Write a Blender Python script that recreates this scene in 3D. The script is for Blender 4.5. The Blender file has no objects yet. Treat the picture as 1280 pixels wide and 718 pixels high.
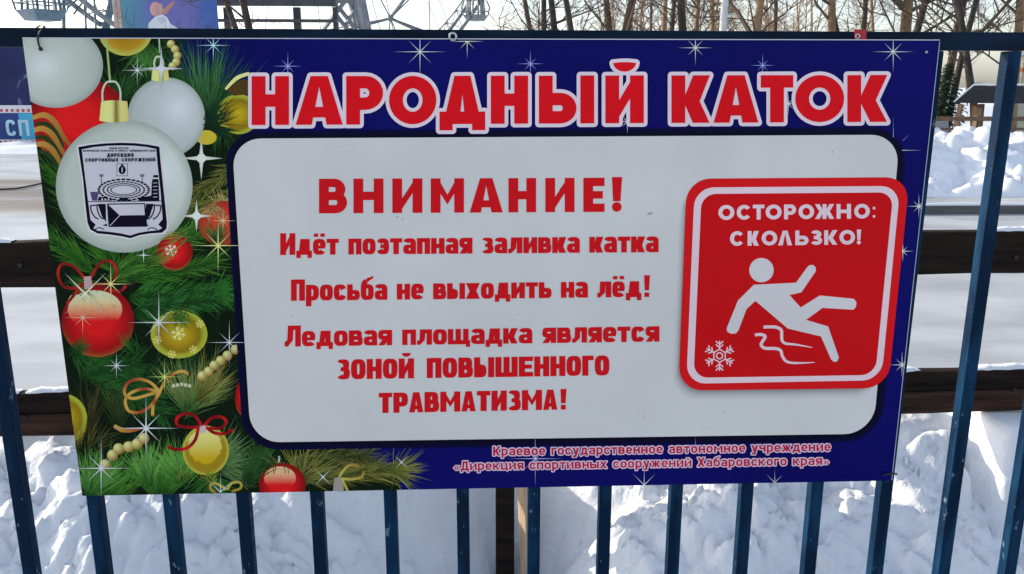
import bpy, bmesh, math, random
from mathutils import Vector, Matrix, noise
from mathutils.geometry import tessellate_polygon
PI = math.pi
S = bpy.context.scene
COL = S.collection

# ------------------------------------------------------------------ camera
YAW, PIT, ROL, FPX = math.radians(2.55), math.radians(13.44), math.radians(0.10), 1050.0
CAM = Vector((0.692, -1.396, 1.548))
_cy, _sy, _cp, _sp = math.cos(YAW), math.sin(YAW), math.cos(PIT), math.sin(PIT)
FW = Vector((_sy*_cp, _cy*_cp, -_sp)); RT = Vector((_cy, -_sy, 0)); UP = RT.cross(FW)
RT, UP = math.cos(ROL)*RT+math.sin(ROL)*UP, -math.sin(ROL)*RT+math.cos(ROL)*UP
cd = bpy.data.cameras.new('camera'); cam = bpy.data.objects.new('camera', cd); COL.objects.link(cam)
cd.sensor_width = 36; cd.lens = FPX/1280*36; cd.clip_start = .02; cd.clip_end = 3000
cam.matrix_world = Matrix(((RT.x, UP.x, -FW.x, CAM.x), (RT.y, UP.y, -FW.y, CAM.y), (RT.z, UP.z, -FW.z, CAM.z), (0, 0, 0, 1)))
S.camera = cam

# ------------------------------------------------------------------ sky, sun, exposure
SUN_EL, SUN_AZ = math.radians(19), math.radians(-64)     # azimuth from +Y towards +X
w = bpy.data.worlds.new('World'); S.world = w; w.use_nodes = True
nt = w.node_tree; bg = nt.nodes['Background']
sky = nt.nodes.new('ShaderNodeTexSky'); sky.sky_type = 'NISHITA'; sky.sun_disc = False
sky.sun_elevation = SUN_EL; sky.sun_rotation = SUN_AZ; sky.air_density = 1.0; sky.dust_density = 1.6; sky.altitude = 50
hs = nt.nodes.new('ShaderNodeHueSaturation'); hs.inputs['Saturation'].default_value = .62
nt.links.new(sky.outputs[0], hs.inputs['Color']); wb = nt.nodes.new('ShaderNodeMix'); wb.data_type = 'RGBA'; wb.blend_type = 'MULTIPLY'; wb.inputs[0].default_value = 1; wb.inputs[7].default_value = (.95, .985, 1.05, 1)
nt.links.new(hs.outputs[0], wb.inputs[6]); nt.links.new(wb.outputs[2], bg.inputs[0]); bg.inputs[1].default_value = 0.15
sl = bpy.data.lights.new('sun', 'SUN'); sl.energy = 2.9; sl.angle = math.radians(.55); sl.color = (1, .9, .76)
sun = bpy.data.objects.new('sun', sl); COL.objects.link(sun)
sd = Vector((math.sin(SUN_AZ)*math.cos(SUN_EL), math.cos(SUN_AZ)*math.cos(SUN_EL), math.sin(SUN_EL)))
sun.rotation_euler = sd.to_track_quat('Z', 'Y').to_euler()
S.view_settings.view_transform = 'Standard'; S.view_settings.look = 'None'
S.view_settings.exposure = 1.0; S.view_settings.gamma = 1; S.view_settings.use_curve_mapping = False

# ------------------------------------------------------------------ helpers
def ray(px, py): return FW + RT*((px-640)/FPX) - UP*((py-359)/FPX)
def at(px, py, Y):
    d = ray(px, py); return CAM + d*((Y-CAM.y)/d.y)
def gp(px, py, z=0.0):
    d = ray(px, py); return CAM + d*((z-CAM.z)/d.z)
def lin(v):
    v /= 255.0; return v/12.92 if v <= .04045 else ((v+.055)/1.055)**2.4
def rgb(r, g, b): return (lin(r), lin(g), lin(b), 1)

def setup(name, rough=.6, spec=.4):
    m = bpy.data.materials.new(name); m.use_nodes = True
    n = m.node_tree; b = n.nodes['Principled BSDF']
    b.inputs['Roughness'].default_value = rough; b.inputs['Specular IOR Level'].default_value = spec
    return m, n, b
def mat(name, c1, c2=None, scale=6.0, rough=.6, spec=.4, bump=0.0, bscale=60.0, stretch=(1, 1, 1), lo=.35, hi=.65, metal=0.0, detail=5):
    m, n, b = setup(name, rough, spec); b.inputs['Metallic'].default_value = metal
    tc = n.nodes.new('ShaderNodeTexCoord'); mp = n.nodes.new('ShaderNodeMapping'); mp.inputs['Scale'].default_value = stretch
    n.links.new(tc.outputs['Object'], mp.inputs[0])
    c1 = tuple(c1)[:3]+(1,)
    if c2 is None: c2 = tuple(v*.8 for v in c1[:3])
    c2 = tuple(c2)[:3]+(1,)
    nz = n.nodes.new('ShaderNodeTexNoise'); nz.inputs['Scale'].default_value = scale; nz.inputs['Detail'].default_value = detail
    n.links.new(mp.outputs[0], nz.inputs['Vector'])
    rp = n.nodes.new('ShaderNodeValToRGB'); rp.color_ramp.elements[0].position = lo; rp.color_ramp.elements[1].position = hi
    rp.color_ramp.elements[0].color = c1; rp.color_ramp.elements[1].color = c2
    n.links.new(nz.outputs['Fac'], rp.inputs[0]); n.links.new(rp.outputs[0], b.inputs['Base Color'])
    if bump:
        n2 = n.nodes.new('ShaderNodeTexNoise'); n2.inputs['Scale'].default_value = bscale; n2.inputs['Detail'].default_value = 6
        n.links.new(mp.outputs[0], n2.inputs['Vector'])
        bp = n.nodes.new('ShaderNodeBump'); bp.inputs['Strength'].default_value = bump; bp.inputs['Distance'].default_value = .01
        n.links.new(n2.outputs['Fac'], bp.inputs['Height']); n.links.new(bp.outputs[0], b.inputs['Normal'])
    return m

def link(name, me, m=None, parent=None):
    o = bpy.data.objects.new(name, me); COL.objects.link(o)
    if m: me.materials.append(m)
    if parent: o.parent = parent
    return o
def from_bm(name, bm, m, parent=None, smooth=False):
    me = bpy.data.meshes.new(name); bm.normal_update(); bm.to_mesh(me); bm.free()
    if smooth:
        for p in me.polygons: p.use_smooth = True
    return link(name, me, m, parent)
def tag(o, label, cat, group=None):
    o['label'] = label; o['category'] = cat
    if group: o['group'] = group
    return o
def empty(name, loc, label, cat, group=None):
    o = bpy.data.objects.new(name, None); COL.objects.link(o); o.location = loc; o.empty_display_size = .1
    return tag(o, label, cat, group)
def struct(o): o['kind'] = 'structure'; return o

def hexa(bm, p8, bev=0.0):
    """eight corners: bottom four (ccw) then top four"""
    v = [bm.verts.new(p) for p in p8]
    fs = [bm.faces.new([v[i] for i in f]) for f in ((3, 2, 1, 0), (4, 5, 6, 7), (0, 1, 5, 4), (1, 2, 6, 5), (2, 3, 7, 6), (3, 0, 4, 7))]
    if bev:
        es = list({e for f in fs for e in f.edges})
        bmesh.ops.bevel(bm, geom=es, offset=bev, segments=2, profile=.6, affect='EDGES')
def box(bm, x0, x1, y0, y1, z0, z1, bev=0.0):
    hexa(bm, [(x0, y0, z0), (x1, y0, z0), (x1, y1, z0), (x0, y1, z0), (x0, y0, z1), (x1, y0, z1), (x1, y1, z1), (x0, y1, z1)], bev)
def tube(bm, pts, rad, n=8, cap=True):
    """tube along pts; rad = number or list"""
    pts = [Vector(p) for p in pts]
    if not isinstance(rad, (list, tuple)): rad = [rad]*len(pts)
    rings = []; ref = None
    for i, p in enumerate(pts):
        t = (pts[min(i+1, len(pts)-1)]-pts[max(i-1, 0)]).normalized()
        if ref is None: ref = Vector((0, 0, 1)) if abs(t.z) < .9 else Vector((1, 0, 0))
        a = t.cross(ref).normalized(); b = t.cross(a)
        ref = b*-1 if False else ref
        rings.append([bm.verts.new(p + (a*math.cos(2*PI*k/n)+b*math.sin(2*PI*k/n))*rad[i]) for k in range(n)])
    for r0, r1 in zip(rings, rings[1:]):
        for k in range(n): bm.faces.new((r0[k], r0[(k+1) % n], r1[(k+1) % n], r1[k]))
    if cap and n > 2:
        bm.faces.new(rings[0][::-1]); bm.faces.new(rings[-1])
def bar_between(bm, a, b, wd):
    tube(bm, [a, b], wd*.7071, 4)

# ------------------------------------------------------------------ materials
SNOW = mat('snow', (.83, .84, .86), (.74, .76, .79), 2.2, .65, .25, .55, 45)
FARSNOW = mat('far_snow', (.82, .83, .85), (.70, .72, .75), .35, .7, .2, .4, 6)
STEEL = mat('blue_paint', (.001, .013, .036), (.005, .043, .10), 30, .55, .07, .35, 90, (1, 1, .22), .46, .74, detail=9)
def chips(m, col, thr):
    n = m.node_tree; b = n.nodes['Principled BSDF']; src = b.inputs['Base Color'].links[0].from_socket
    tc = n.nodes.new('ShaderNodeTexCoord'); mp = n.nodes.new('ShaderNodeMapping'); mp.inputs['Scale'].default_value = (1, 1, .45)
    nz = n.nodes.new('ShaderNodeTexNoise'); nz.inputs['Scale'].default_value = 55; nz.inputs['Detail'].default_value = 8; nz.inputs['Roughness'].default_value = .65
    oi = n.nodes.new('ShaderNodeObjectInfo'); ad = n.nodes.new('ShaderNodeVectorMath'); ad.operation = 'ADD'
    n.links.new(tc.outputs['Object'], ad.inputs[0]); n.links.new(oi.outputs['Random'], ad.inputs[1]); n.links.new(ad.outputs[0], mp.inputs[0]); n.links.new(mp.outputs[0], nz.inputs['Vector'])
    mr = n.nodes.new('ShaderNodeMapRange'); mr.inputs[1].default_value = thr; mr.inputs[2].default_value = thr+.025; n.links.new(nz.outputs['Fac'], mr.inputs[0])
    mx = n.nodes.new('ShaderNodeMix'); mx.data_type = 'RGBA'; n.links.new(mr.outputs[0], mx.inputs[0]); n.links.new(src, mx.inputs[6]); mx.inputs[7].default_value = col
    n.links.new(mx.outputs[2], b.inputs['Base Color'])
chips(STEEL, (.10, .16, .20, 1), .64)
RAILP = mat('dark_blue_paint', (.002, .008, .02), (.005, .018, .04), 26, .55, .07, .2, 80, (.3, 1, 1))
WOOD = mat('dark_timber', (.007, .005, .0045), (.038, .022, .0155), 9, .8, .12, .8, 60, (.25, 2, 4), .35, .75)
SUNLIT_WOOD = mat('sunlit_edge_wood', (.52, .38, .24), (.40, .27, .16), 14, .7, .3, .5, 60, (3, 3, .4))  # pale tone stands in for sunlight on the timber post's edge
BROWNWOOD = mat('brown_wood', (.16, .10, .065), (.09, .055, .035), 12, .75, .25, .6, 60, (3, 3, .4))
BLACK = mat('black_cord', (.006, .006, .007), (.012, .012, .013), 40, .6)
ZINC = mat('zinc', (.55, .56, .58), (.38, .39, .41), 60, .4, .5, metal=.7)
REDV = mat('red_vinyl', (.42, .012, .015), (.30, .008, .010), 30, .5)
EDGE = mat('sheet_edge', (.55, .55, .57), (.42, .42, .44), 30, .5)
WHEEL = mat('grey_steel', (.20, .215, .235), (.13, .14, .155), 2, .5, .4)
BLUEST = mat('blue_grey_steel', (.10, .16, .21), (.07, .115, .155), 2, .5, .4)
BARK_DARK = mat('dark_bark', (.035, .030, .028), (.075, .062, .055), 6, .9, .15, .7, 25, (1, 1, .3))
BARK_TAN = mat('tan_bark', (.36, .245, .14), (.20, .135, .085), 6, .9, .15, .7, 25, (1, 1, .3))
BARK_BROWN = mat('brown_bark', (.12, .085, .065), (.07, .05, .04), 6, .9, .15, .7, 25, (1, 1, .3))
TWIG = mat('twigs', (.20, .15, .105), (.11, .085, .065), 1.5, .9, .1)
NEEDLE = mat('spruce_needles', (.012, .030, .018), (.03, .055, .03), 4, .8, .2)

# =================================================================== GROUND
def sst(a, b, x):
    t = max(0, min(1, (x-a)/(b-a))); return t*t*(3-2*t)
def fb(x, y, s, o=4, z=0.0): return noise.fractal(Vector((x*s, y*s, z)), 1.0, 2.0, o)
def bump_at(x, y, cx, cy, rx, ry, h):
    d = ((x-cx)/rx)**2+((y-cy)/ry)**2
    return h*math.exp(-d*0.3)
def chunk(x, y, s, z=0.0):
    p = Vector((x*s, y*s, z)); p += noise.noise_vector(p*1.3)*.25
    d, _ = noise.voronoi(p); return d[0], d[1]-d[0]
MOUNDS = [(175, 690, .95, .22, .14, .16), (90, 705, .88, .16, .12, .09), (20, 690, .95, .2, .14, .09),
          (880, 680, .92, .17, .13, .13), (790, 700, .9, .12, .12, .07), (945, 660, .97, .16, .12, .09),
          (390, 690, 1.0, .16, .12, .07), (270, 660, 1.0, .14, .12, .09), (1190, 660, .95, .13, .12, .08),
          (1110, 660, 1.0, .10, .12, .09), (730, 690, .98, .08, .07, .09), (1030, 690, .9, .12, .1, .08)]
MPOS = []
for px, py, Y, rx, ry, h in MOUNDS:
    p = at(px, py, Y); MPOS.append((p.x, Y, rx, ry, h))
HOL = [(at(545, 700, .95).x, .95, .2, .16, -.14), (at(632, 690, 1.05).x, 1.06, .11, .22, -.34), (at(695, 665, 1.1).x, 1.1, .07, .06, -.07)]
BLOCKX = at(1229, 580, 1.15).x
def H(x, y):
    if y < .2: return -.02+.015*fb(x, y, 2.0)
    if y > 2.6: return -.06 if y < 30 else .1*fb(x, y, .05)
    base = .06*sst(.25, .8, y) + .36*sst(1.0, 1.36, y + .05*fb(x, 0, 1.5))
    base *= 1-sst(1.45, 2.3, y)
    base -= .06*sst(1.9, 2.4, y)
    up = sst(.3, .7, y)*(1-sst(1.5, 2.1, y))
    h = base
    low = 1-sst(1.14, 1.30, y)*.85
    for m in MPOS: h += bump_at(x, y, *m)*up
    for m in HOL: h += bump_at(x, y, *m)*up
    d, e = chunk(x, y, 5.5)
    h += up*low*.06*(.55-min(d, 1.1))
    d2, e2 = chunk(x, y, 13, 3.1)
    h += up*low*.035*(.5-min(d2, 1.1))
    for sc_, am, of in ((5.5, .072, 1.7), (15, .030, 5.2), (38, .011, 9.4), (80, .005, 2.2)):
        p_ = Vector((x*sc_, y*sc_*1.15, of)); p_ += noise.noise_vector(p_*.9)*.45
        dd, pp = noise.voronoi(p_); rr = .5+.5*noise.cell(pp[0]*7.3)
        h += up*low*am*(.25+.75*rr)*sst(.0, .22, dd[1]-dd[0])*(1.0-.5*dd[0])*(.35+.65*sst(-.5, .1, fb(x, y, 1.8, 2, of)))
    h += up*(.035*fb(x, y, 2.2) + .018*fb(x, y, 7, 4)*low + .006*fb(x, y, 26, 3))
    if x > BLOCKX - .03 and .7 < y < 1.4:       # cut snow block with a steep face
        k = sst(BLOCKX-.03, BLOCKX+.02, x)*sst(1.0, 1.07, y)*(1-sst(1.3, 1.4, y))
        h = h*(1-k)+k*max(h, .47+.01*fb(x, y, 3))
    return h
def spaced(a, b, step, lo, hi, g=1.28):
    L = [a+i*step for i in range(int(round((b-a)/step))+1)]
    v, s = L[-1], step
    R = []
    while v < hi: s *= g; v += s; R.append(v)
    v, s = L[0], step; Q = []
    while v > lo: s *= g; v -= s; Q.append(v)
    return Q[::-1]+L+R
XS = spaced(-1.35, 3.3, .012, -900, 900); YS = spaced(.3, 2.15, .012, -60, 1500)
me = bpy.data.meshes.new('snow_ground'); vs = []; fs = []
for y in YS:
    for x in XS: vs.append((x, y, H(x, y)))
nx = len(XS)
for j in range(len(YS)-1):
    for i in range(nx-1): fs.append((j*nx+i, j*nx+i+1, (j+1)*nx+i+1, (j+1)*nx+i))
me.from_pydata(vs, [], fs); me.polygons.foreach_set('use_smooth', [True]*len(fs))
ground = struct(link('snow_ground', me, SNOW))

bm = bmesh.new(); v = [bm.verts.new(p) for p in ((-30, -7, .004), (30, -7, .004), (30, .12, .004), (-30, .12, .004))]; bm.faces.new(v)  # unseen paving, added to cut the snow bounce onto the banner front
struct(from_bm('added_path', bm, mat('added_paving', (.34, .34, .35), (.50, .50, .51), 1.5, .8, .2, .4, 30)))

# rink ice, one sheet a few millimetres above the ground round it
def ice_material():
    m, n, b = setup('rink_ice', .5, .35)
    tc = n.nodes.new('ShaderNodeTexCoord')
    def nz(scale, st, det=5):
        mp = n.nodes.new('ShaderNodeMapping'); mp.inputs['Scale'].default_value = st; n.links.new(tc.outputs['Object'], mp.inputs[0])
        t = n.nodes.new('ShaderNodeTexNoise'); t.inputs['Scale'].default_value = scale; t.inputs['Detail'].default_value = det
        n.links.new(mp.outputs[0], t.inputs['Vector']); return t.outputs['Fac']
    def ramp(src, p0, p1, c0, c1):
        r = n.nodes.new('ShaderNodeValToRGB'); r.color_ramp.elements[0].position = p0; r.color_ramp.elements[1].position = p1
        r.color_ramp.elements[0].color = c0; r.color_ramp.elements[1].color = c1; n.links.new(src, r.inputs[0]); return r.outputs[0]
    def mix(f, a, c):
        x = n.nodes.new('ShaderNodeMix'); x.data_type = 'RGBA'; n.links.new(f, x.inputs[0]); n.links.new(a, x.inputs[6]); n.links.new(c, x.inputs[7]); return x.outputs[2]
    basec = ramp(nz(1.3, (.7, 1.3, 1), 9), .36, .62, (.34, .35, .36, 1), (.48, .485, .49, 1))
    dirt = ramp(nz(1.1, (.12, .9, 1), 6), .36, .66, (.12, .092, .062, 1), (.27, .23, .18, 1))
    sx = n.nodes.new('ShaderNodeSeparateXYZ'); n.links.new(tc.outputs['Object'], sx.inputs[0])
    def rng(src, a, b_, c, d):
        r = n.nodes.new('ShaderNodeMapRange'); r.interpolation_type = 'SMOOTHSTEP'
        for k, v in zip((1, 2, 3, 4), (a, b_, c, d)): r.inputs[k].default_value = v
        n.links.new(src, r.inputs[0]); return r.outputs[0]
    def mul(a, c):
        x = n.nodes.new('ShaderNodeMath'); x.operation = 'MULTIPLY'; n.links.new(a, x.inputs[0]); n.links.new(c, x.inputs[1]); return x.outputs[0]
    mask = mul(mul(rng(sx.outputs[1], 8.9, 9.6, 0, 1), rng(sx.outputs[1], 13.0, 13.8, 1, 0)), rng(sx.outputs[0], -1.5, 1.5, 1, 0))
    mask = mul(mask, rng(nz(.8, (.2, 1.2, 1)), .30, .52, .25, 1))
    n.links.new(mix(mask, basec, dirt), b.inputs['Base Color'])
    bp = n.nodes.new('ShaderNodeBump'); bp.inputs['Strength'].default_value = .35; bp.inputs['Distance'].default_value = .02
    n.links.new(nz(6, (.5, 1.5, 1), 8), bp.inputs['Height']); n.links.new(bp.outputs[0], b.inputs['Normal'])
    return m
bm = bmesh.new(); v = [bm.verts.new(p) for p in ((-45, 1.85, 0), (60, 1.85, 0), (60, 24.5, 0), (-45, 24.5, 0))]; bm.faces.new(v)
struct(from_bm('ice_rink', bm, ice_material()))

def clod(x, y):
    z = 0
    for sc_, am, of in ((1.1, .22, 3.3), (2.6, .11, 6.1)):
        p_ = Vector((x*sc_, y*sc_, of)); p_ += noise.noise_vector(p_*.9)*.4
        dd, pp = noise.voronoi(p_); z += am*(.2+.8*(.5+.5*noise.cell(pp[0]*5.1)))*sst(0, .3, dd[1]-dd[0])
    return z
# snow bank heaped along the far side of the rink, on the right
bm = bmesh.new(); px0, px1, py0, py1 = 4.6, 13.5, 10.35, 14.6; st = .055
nxx, nyy = int((px1-px0)/st), int((py1-py0)/st); g = []
for j in range(nyy+1):
    for i in range(nxx+1):
        x, y = px0+i*st, py0+j*st
        e = sst(px0, px0+1.0, x)*(1-sst(px1-1, px1, x))*sst(py0, py0+.25, y)*(1-sst(py1-.8, py1, y))
        d, _ = chunk(x, y, 1.35, 7); d2, _ = chunk(x, y, 3.4, 2)
        z = .08 + .56*sst(py0+.2, 12.6, y) + .26*(.55-min(d, 1.1)) + .12*(.5-min(d2, 1)) + .10*fb(x, y, .8) + .03*fb(x, y, 6, 3) + clod(x, y)
        g.append(bm.verts.new((x, y, -.05+e*max(z+.05, .08))))
for j in range(nyy):
    for i in range(nxx):
        k = j*(nxx+1)+i; bm.faces.new((g[k], g[k+1], g[k+nxx+2], g[k+nxx+1]))
struct(from_bm('snow_bank', bm, FARSNOW, smooth=True))
# lower rows of snow along the left far side
bm = bmesh.new(); g = []; lx0, lx1, ly0, ly1 = -26, 3.0, 18.6, 21.7; st = .16
nxx, nyy = int((lx1-lx0)/st), int((ly1-ly0)/st)
for j in range(nyy+1):
    for i in range(nxx+1):
        x, y = lx0+i*st, ly0+j*st
        e = sst(ly0, ly0+.7, y)*sst(lx0, lx0+1, x)*(1-sst(lx1-1, lx1, x))*(1-sst(ly1-.5, ly1, y))
        g.append(bm.verts.new((x, y, -.03+e*(.13+.08*fb(x, y, .7)+.05*fb(x, y, 2.5)))))
for j in range(nyy):
    for i in range(nxx):
        k = j*(nxx+1)+i; bm.faces.new((g[k], g[k+1], g[k+nxx+2], g[k+nxx+1]))
struct(from_bm('snow_edge', bm, FARSNOW, smooth=True))

# =================================================================== BLUE STEEL FENCE
fence = empty('steel_fence', (.79, 0, 0), 'dark blue steel railing of square bars that the big banner hangs on', 'fence')
OX = .79
zt = at(640, 37.5, -.0135).z; zb = zt-.0285
bm = bmesh.new(); box(bm, -1.5-OX, 3.3-OX, -.0135, .0135, zb, zt, .002); from_bm('top_rail', bm, RAILP, fence)
bm = bmesh.new(); box(bm, -1.5-OX, 3.3-OX, -.0125, .0125, .10, .128, .002); from_bm('bottom_rail', bm, RAILP, fence)
for k in range(-10, 26):
    x = -.115+.13*k-OX; rnd = random.Random(k)
    bm = bmesh.new(); dx = rnd.uniform(-.002, .002)
    t = .0113
    hexa(bm, [(x-t+dx, -t, .129), (x+t+dx, -t, .129), (x+t+dx, t, .129), (x-t+dx, t, .129),
              (x-t, -t, zb-.001), (x+t, -t, zb-.001), (x+t, t, zb-.001), (x-t, t, zb-.001)], .002)
    from_bm('bar', bm, STEEL, fence)

# =================================================================== TIMBER FENCE
YR = 1.20
timber = empty('timber_fence', (.7, YR, 0), 'dark brown plank fence of two thick rails behind the blue bars', 'fence')
def rail(rows_l, rows_r, name, y0, y1, m, n=60, seed=1):
    a0, a1 = at(0, rows_l[0], y0), at(0, rows_l[1], y0); b0, b1 = at(1280, rows_r[0], y0), at(1280, rows_r[1], y0)
    bm = bmesh.new(); rows = []
    for i in range(n+1):
        t = -1.0+3.0*i/n; x = a0.x+(b0.x-a0.x)*t
        zt_ = a0.z+(b0.z-a0.z)*t+.004*fb(x, seed, 3); zb_ = a1.z+(b1.z-a1.z)*t+.004*fb(x, seed+5, 3)
        r = .009; pr = [(y0, zb_+r), (y0+r*.3, zb_+r*.3), (y0+r, zb_), (y1-r, zb_), (y1, zb_+r), (y1, zt_-r), (y1-r, zt_), (y0+r, zt_), (y0+r*.3, zt_-r*.3), (y0, zt_-r)]
        rows.append([bm.verts.new((x-.7, yy-YR, z)) for yy, z in pr])
    for r0, r1 in zip(rows, rows[1:]):
        for k in range(10): bm.faces.new((r0[k], r1[k], r1[(k+1) % 10], r0[(k+1) % 10]))
    bm.faces.new(rows[0]); bm.faces.new(rows[-1][::-1])
    return from_bm(name, bm, m, timber)
rail((303, 361), (289, 342), 'rail', YR, YR+.05, WOOD, seed=1)
rail((493, 520), (462, 487), 'rail', YR+.004, YR+.05, WOOD, seed=2)
WOODB = mat('brown_timber', (.020, .011, .008), (.085, .042, .028), 9, .8, .12, .8, 60, (.25, 2, 4), .35, .7)
rail((521, 548), (488, 515), 'rail', YR-.004, YR+.046, WOODB, seed=3)
def rail_snow(rows_l, rows_r, y0, spans):
    a0, b0 = at(0, rows_l, y0), at(1280, rows_r, y0); bm = bmesh.new(); r_ = random.Random(8)
    for px_a, px_b in spans:
        xa, xb = at(px_a, rows_l, y0).x, at(px_b, rows_l, y0).x; n = max(6, int((xb-xa)/.012)); rows = []
        for i in range(n+1):
            x = xa+(xb-xa)*i/n; t = (x-a0.x)/(b0.x-a0.x); z = a0.z+(b0.z-a0.z)*t+.001; e = min(1, i/3, (n-i)/3)
            hh = e*(.006+.010*abs(fb(x, 2, 9))+.006*abs(fb(x, 5, 30))); w0, w1 = .006+.004*fb(x, 9, 20), .044
            rows.append([bm.verts.new((x-.7, y0-YR+yy, z+zz)) for yy, zz in ((w0, -.004), (w0+.004, hh*.7), (.024, hh+.002*fb(x, 1, 40)), (w1-.006, hh*.8), (w1, -.004))])
        for p_, q_ in zip(rows, rows[1:]):
            for k in range(4): bm.faces.new((p_[k], q_[k], q_[k+1], p_[k+1]))
    return from_bm('snow_dusting', bm, SNOW, timber, True)
rail_snow(493, 462, YR+.004, ((-700, -300), (-60, 22), (30, 96), (140, 320), (520, 760), (900, 1010), (1085, 1150), (1215, 1330), (1500, 1800)))
rail_snow(303, 289, YR, ((-600, -250), (-30, 12), (60, 190), (420, 560), (880, 990), (1230, 1300), (1600, 1800)))
for px, pyl in ((1270, 322), (1268, 488), (25, 332), (30, 522)):
    c0 = at(px, pyl, YR-.004); bm = bmesh.new(); tube(bm, [c0-Vector((.7, YR+.003, 0)), c0-Vector((.7, YR-.010, 0))], .008, 6); from_bm('bolt', bm, BLACK, timber)
for px in (-560, 631.5, 1860):
    a, b = at(px-11.5, 640, 1.13).x, at(px+11.5, 640, 1.13).x
    bm = bmesh.new(); box(bm, a-.7, b-.7, 1.13-YR, 1.194-YR, -.1, 1.13, .004); from_bm('post', bm, WOOD, timber)
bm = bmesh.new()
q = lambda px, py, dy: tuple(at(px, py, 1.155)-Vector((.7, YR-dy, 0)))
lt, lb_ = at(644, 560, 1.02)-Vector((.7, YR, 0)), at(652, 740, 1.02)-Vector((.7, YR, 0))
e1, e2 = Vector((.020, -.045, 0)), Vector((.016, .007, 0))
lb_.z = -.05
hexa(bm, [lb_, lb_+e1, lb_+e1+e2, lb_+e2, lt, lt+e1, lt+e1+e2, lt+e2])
from_bm('sunlit_edge', bm, SUNLIT_WOOD, timber)['label'] = 'pale strip added for the sunlit edge of the post'  # made-up strip, its pale colour imitates sun on the post's right edge
bm = bmesh.new()
hexa(bm, [q(655, 740, 0), q(663, 740, 0), q(663, 740, .03), q(656, 740, .03), q(647, 560, 0), q(658, 560, 0), q(658, 560, .03), q(648.5, 560, .03)])
from_bm('brace_board', bm, BROWNWOOD, timber)

# =================================================================== PRINTED BANNER
K = 2.12
def C(r, g, b, k=None):
    k = K if k is None else k
    return (min(.88, lin(r)*k), min(.88, lin(g)*k*.955), min(.88, lin(b)*k*.865))
def lerp(a, b, t): return tuple(x+(y-x)*t for x, y in zip(a, b))
QUAD = [(28, 47), (1175, 51), (1115, 601), (103, 620)]
YS0 = -.02
SX0, SZ0 = .72, at(610, 610, YS0).z
sign = empty('banner_sign', (SX0, YS0, SZ0), 'wide blue banner with red Cyrillic lettering and printed baubles tied to the blue railing', 'banner')
def PM():
    m, n, b = setup('printed_vinyl', .40, .055)
    at_ = n.nodes.new('ShaderNodeAttribute'); at_.attribute_name = 'Col'
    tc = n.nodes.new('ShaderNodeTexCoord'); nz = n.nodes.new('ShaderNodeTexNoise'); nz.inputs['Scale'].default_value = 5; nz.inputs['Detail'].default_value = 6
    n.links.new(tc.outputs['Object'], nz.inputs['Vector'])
    mr = n.nodes.new('ShaderNodeMapRange'); mr.inputs[1].default_value = .3; mr.inputs[2].default_value = .7; mr.inputs[3].default_value = .90; mr.inputs[4].default_value = 1.0  # faint mottle: dust, plus cloud reflections put into the colour
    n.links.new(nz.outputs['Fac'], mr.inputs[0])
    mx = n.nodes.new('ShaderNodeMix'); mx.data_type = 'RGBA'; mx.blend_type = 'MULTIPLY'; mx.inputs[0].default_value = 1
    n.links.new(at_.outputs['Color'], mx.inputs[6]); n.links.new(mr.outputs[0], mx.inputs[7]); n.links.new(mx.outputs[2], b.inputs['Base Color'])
    n2 = n.nodes.new('ShaderNodeTexNoise'); n2.inputs['Scale'].default_value = 9; n.links.new(tc.outputs['Object'], n2.inputs['Vector'])
    bp = n.nodes.new('ShaderNodeBump'); bp.inputs['Strength'].default_value = .3; bp.inputs['Distance'].default_value = .004
    n.links.new(n2.outputs['Fac'], bp.inputs['Height']); n.links.new(bp.outputs[0], b.inputs['Normal'])
    return m
PRINT = PM()
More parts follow.
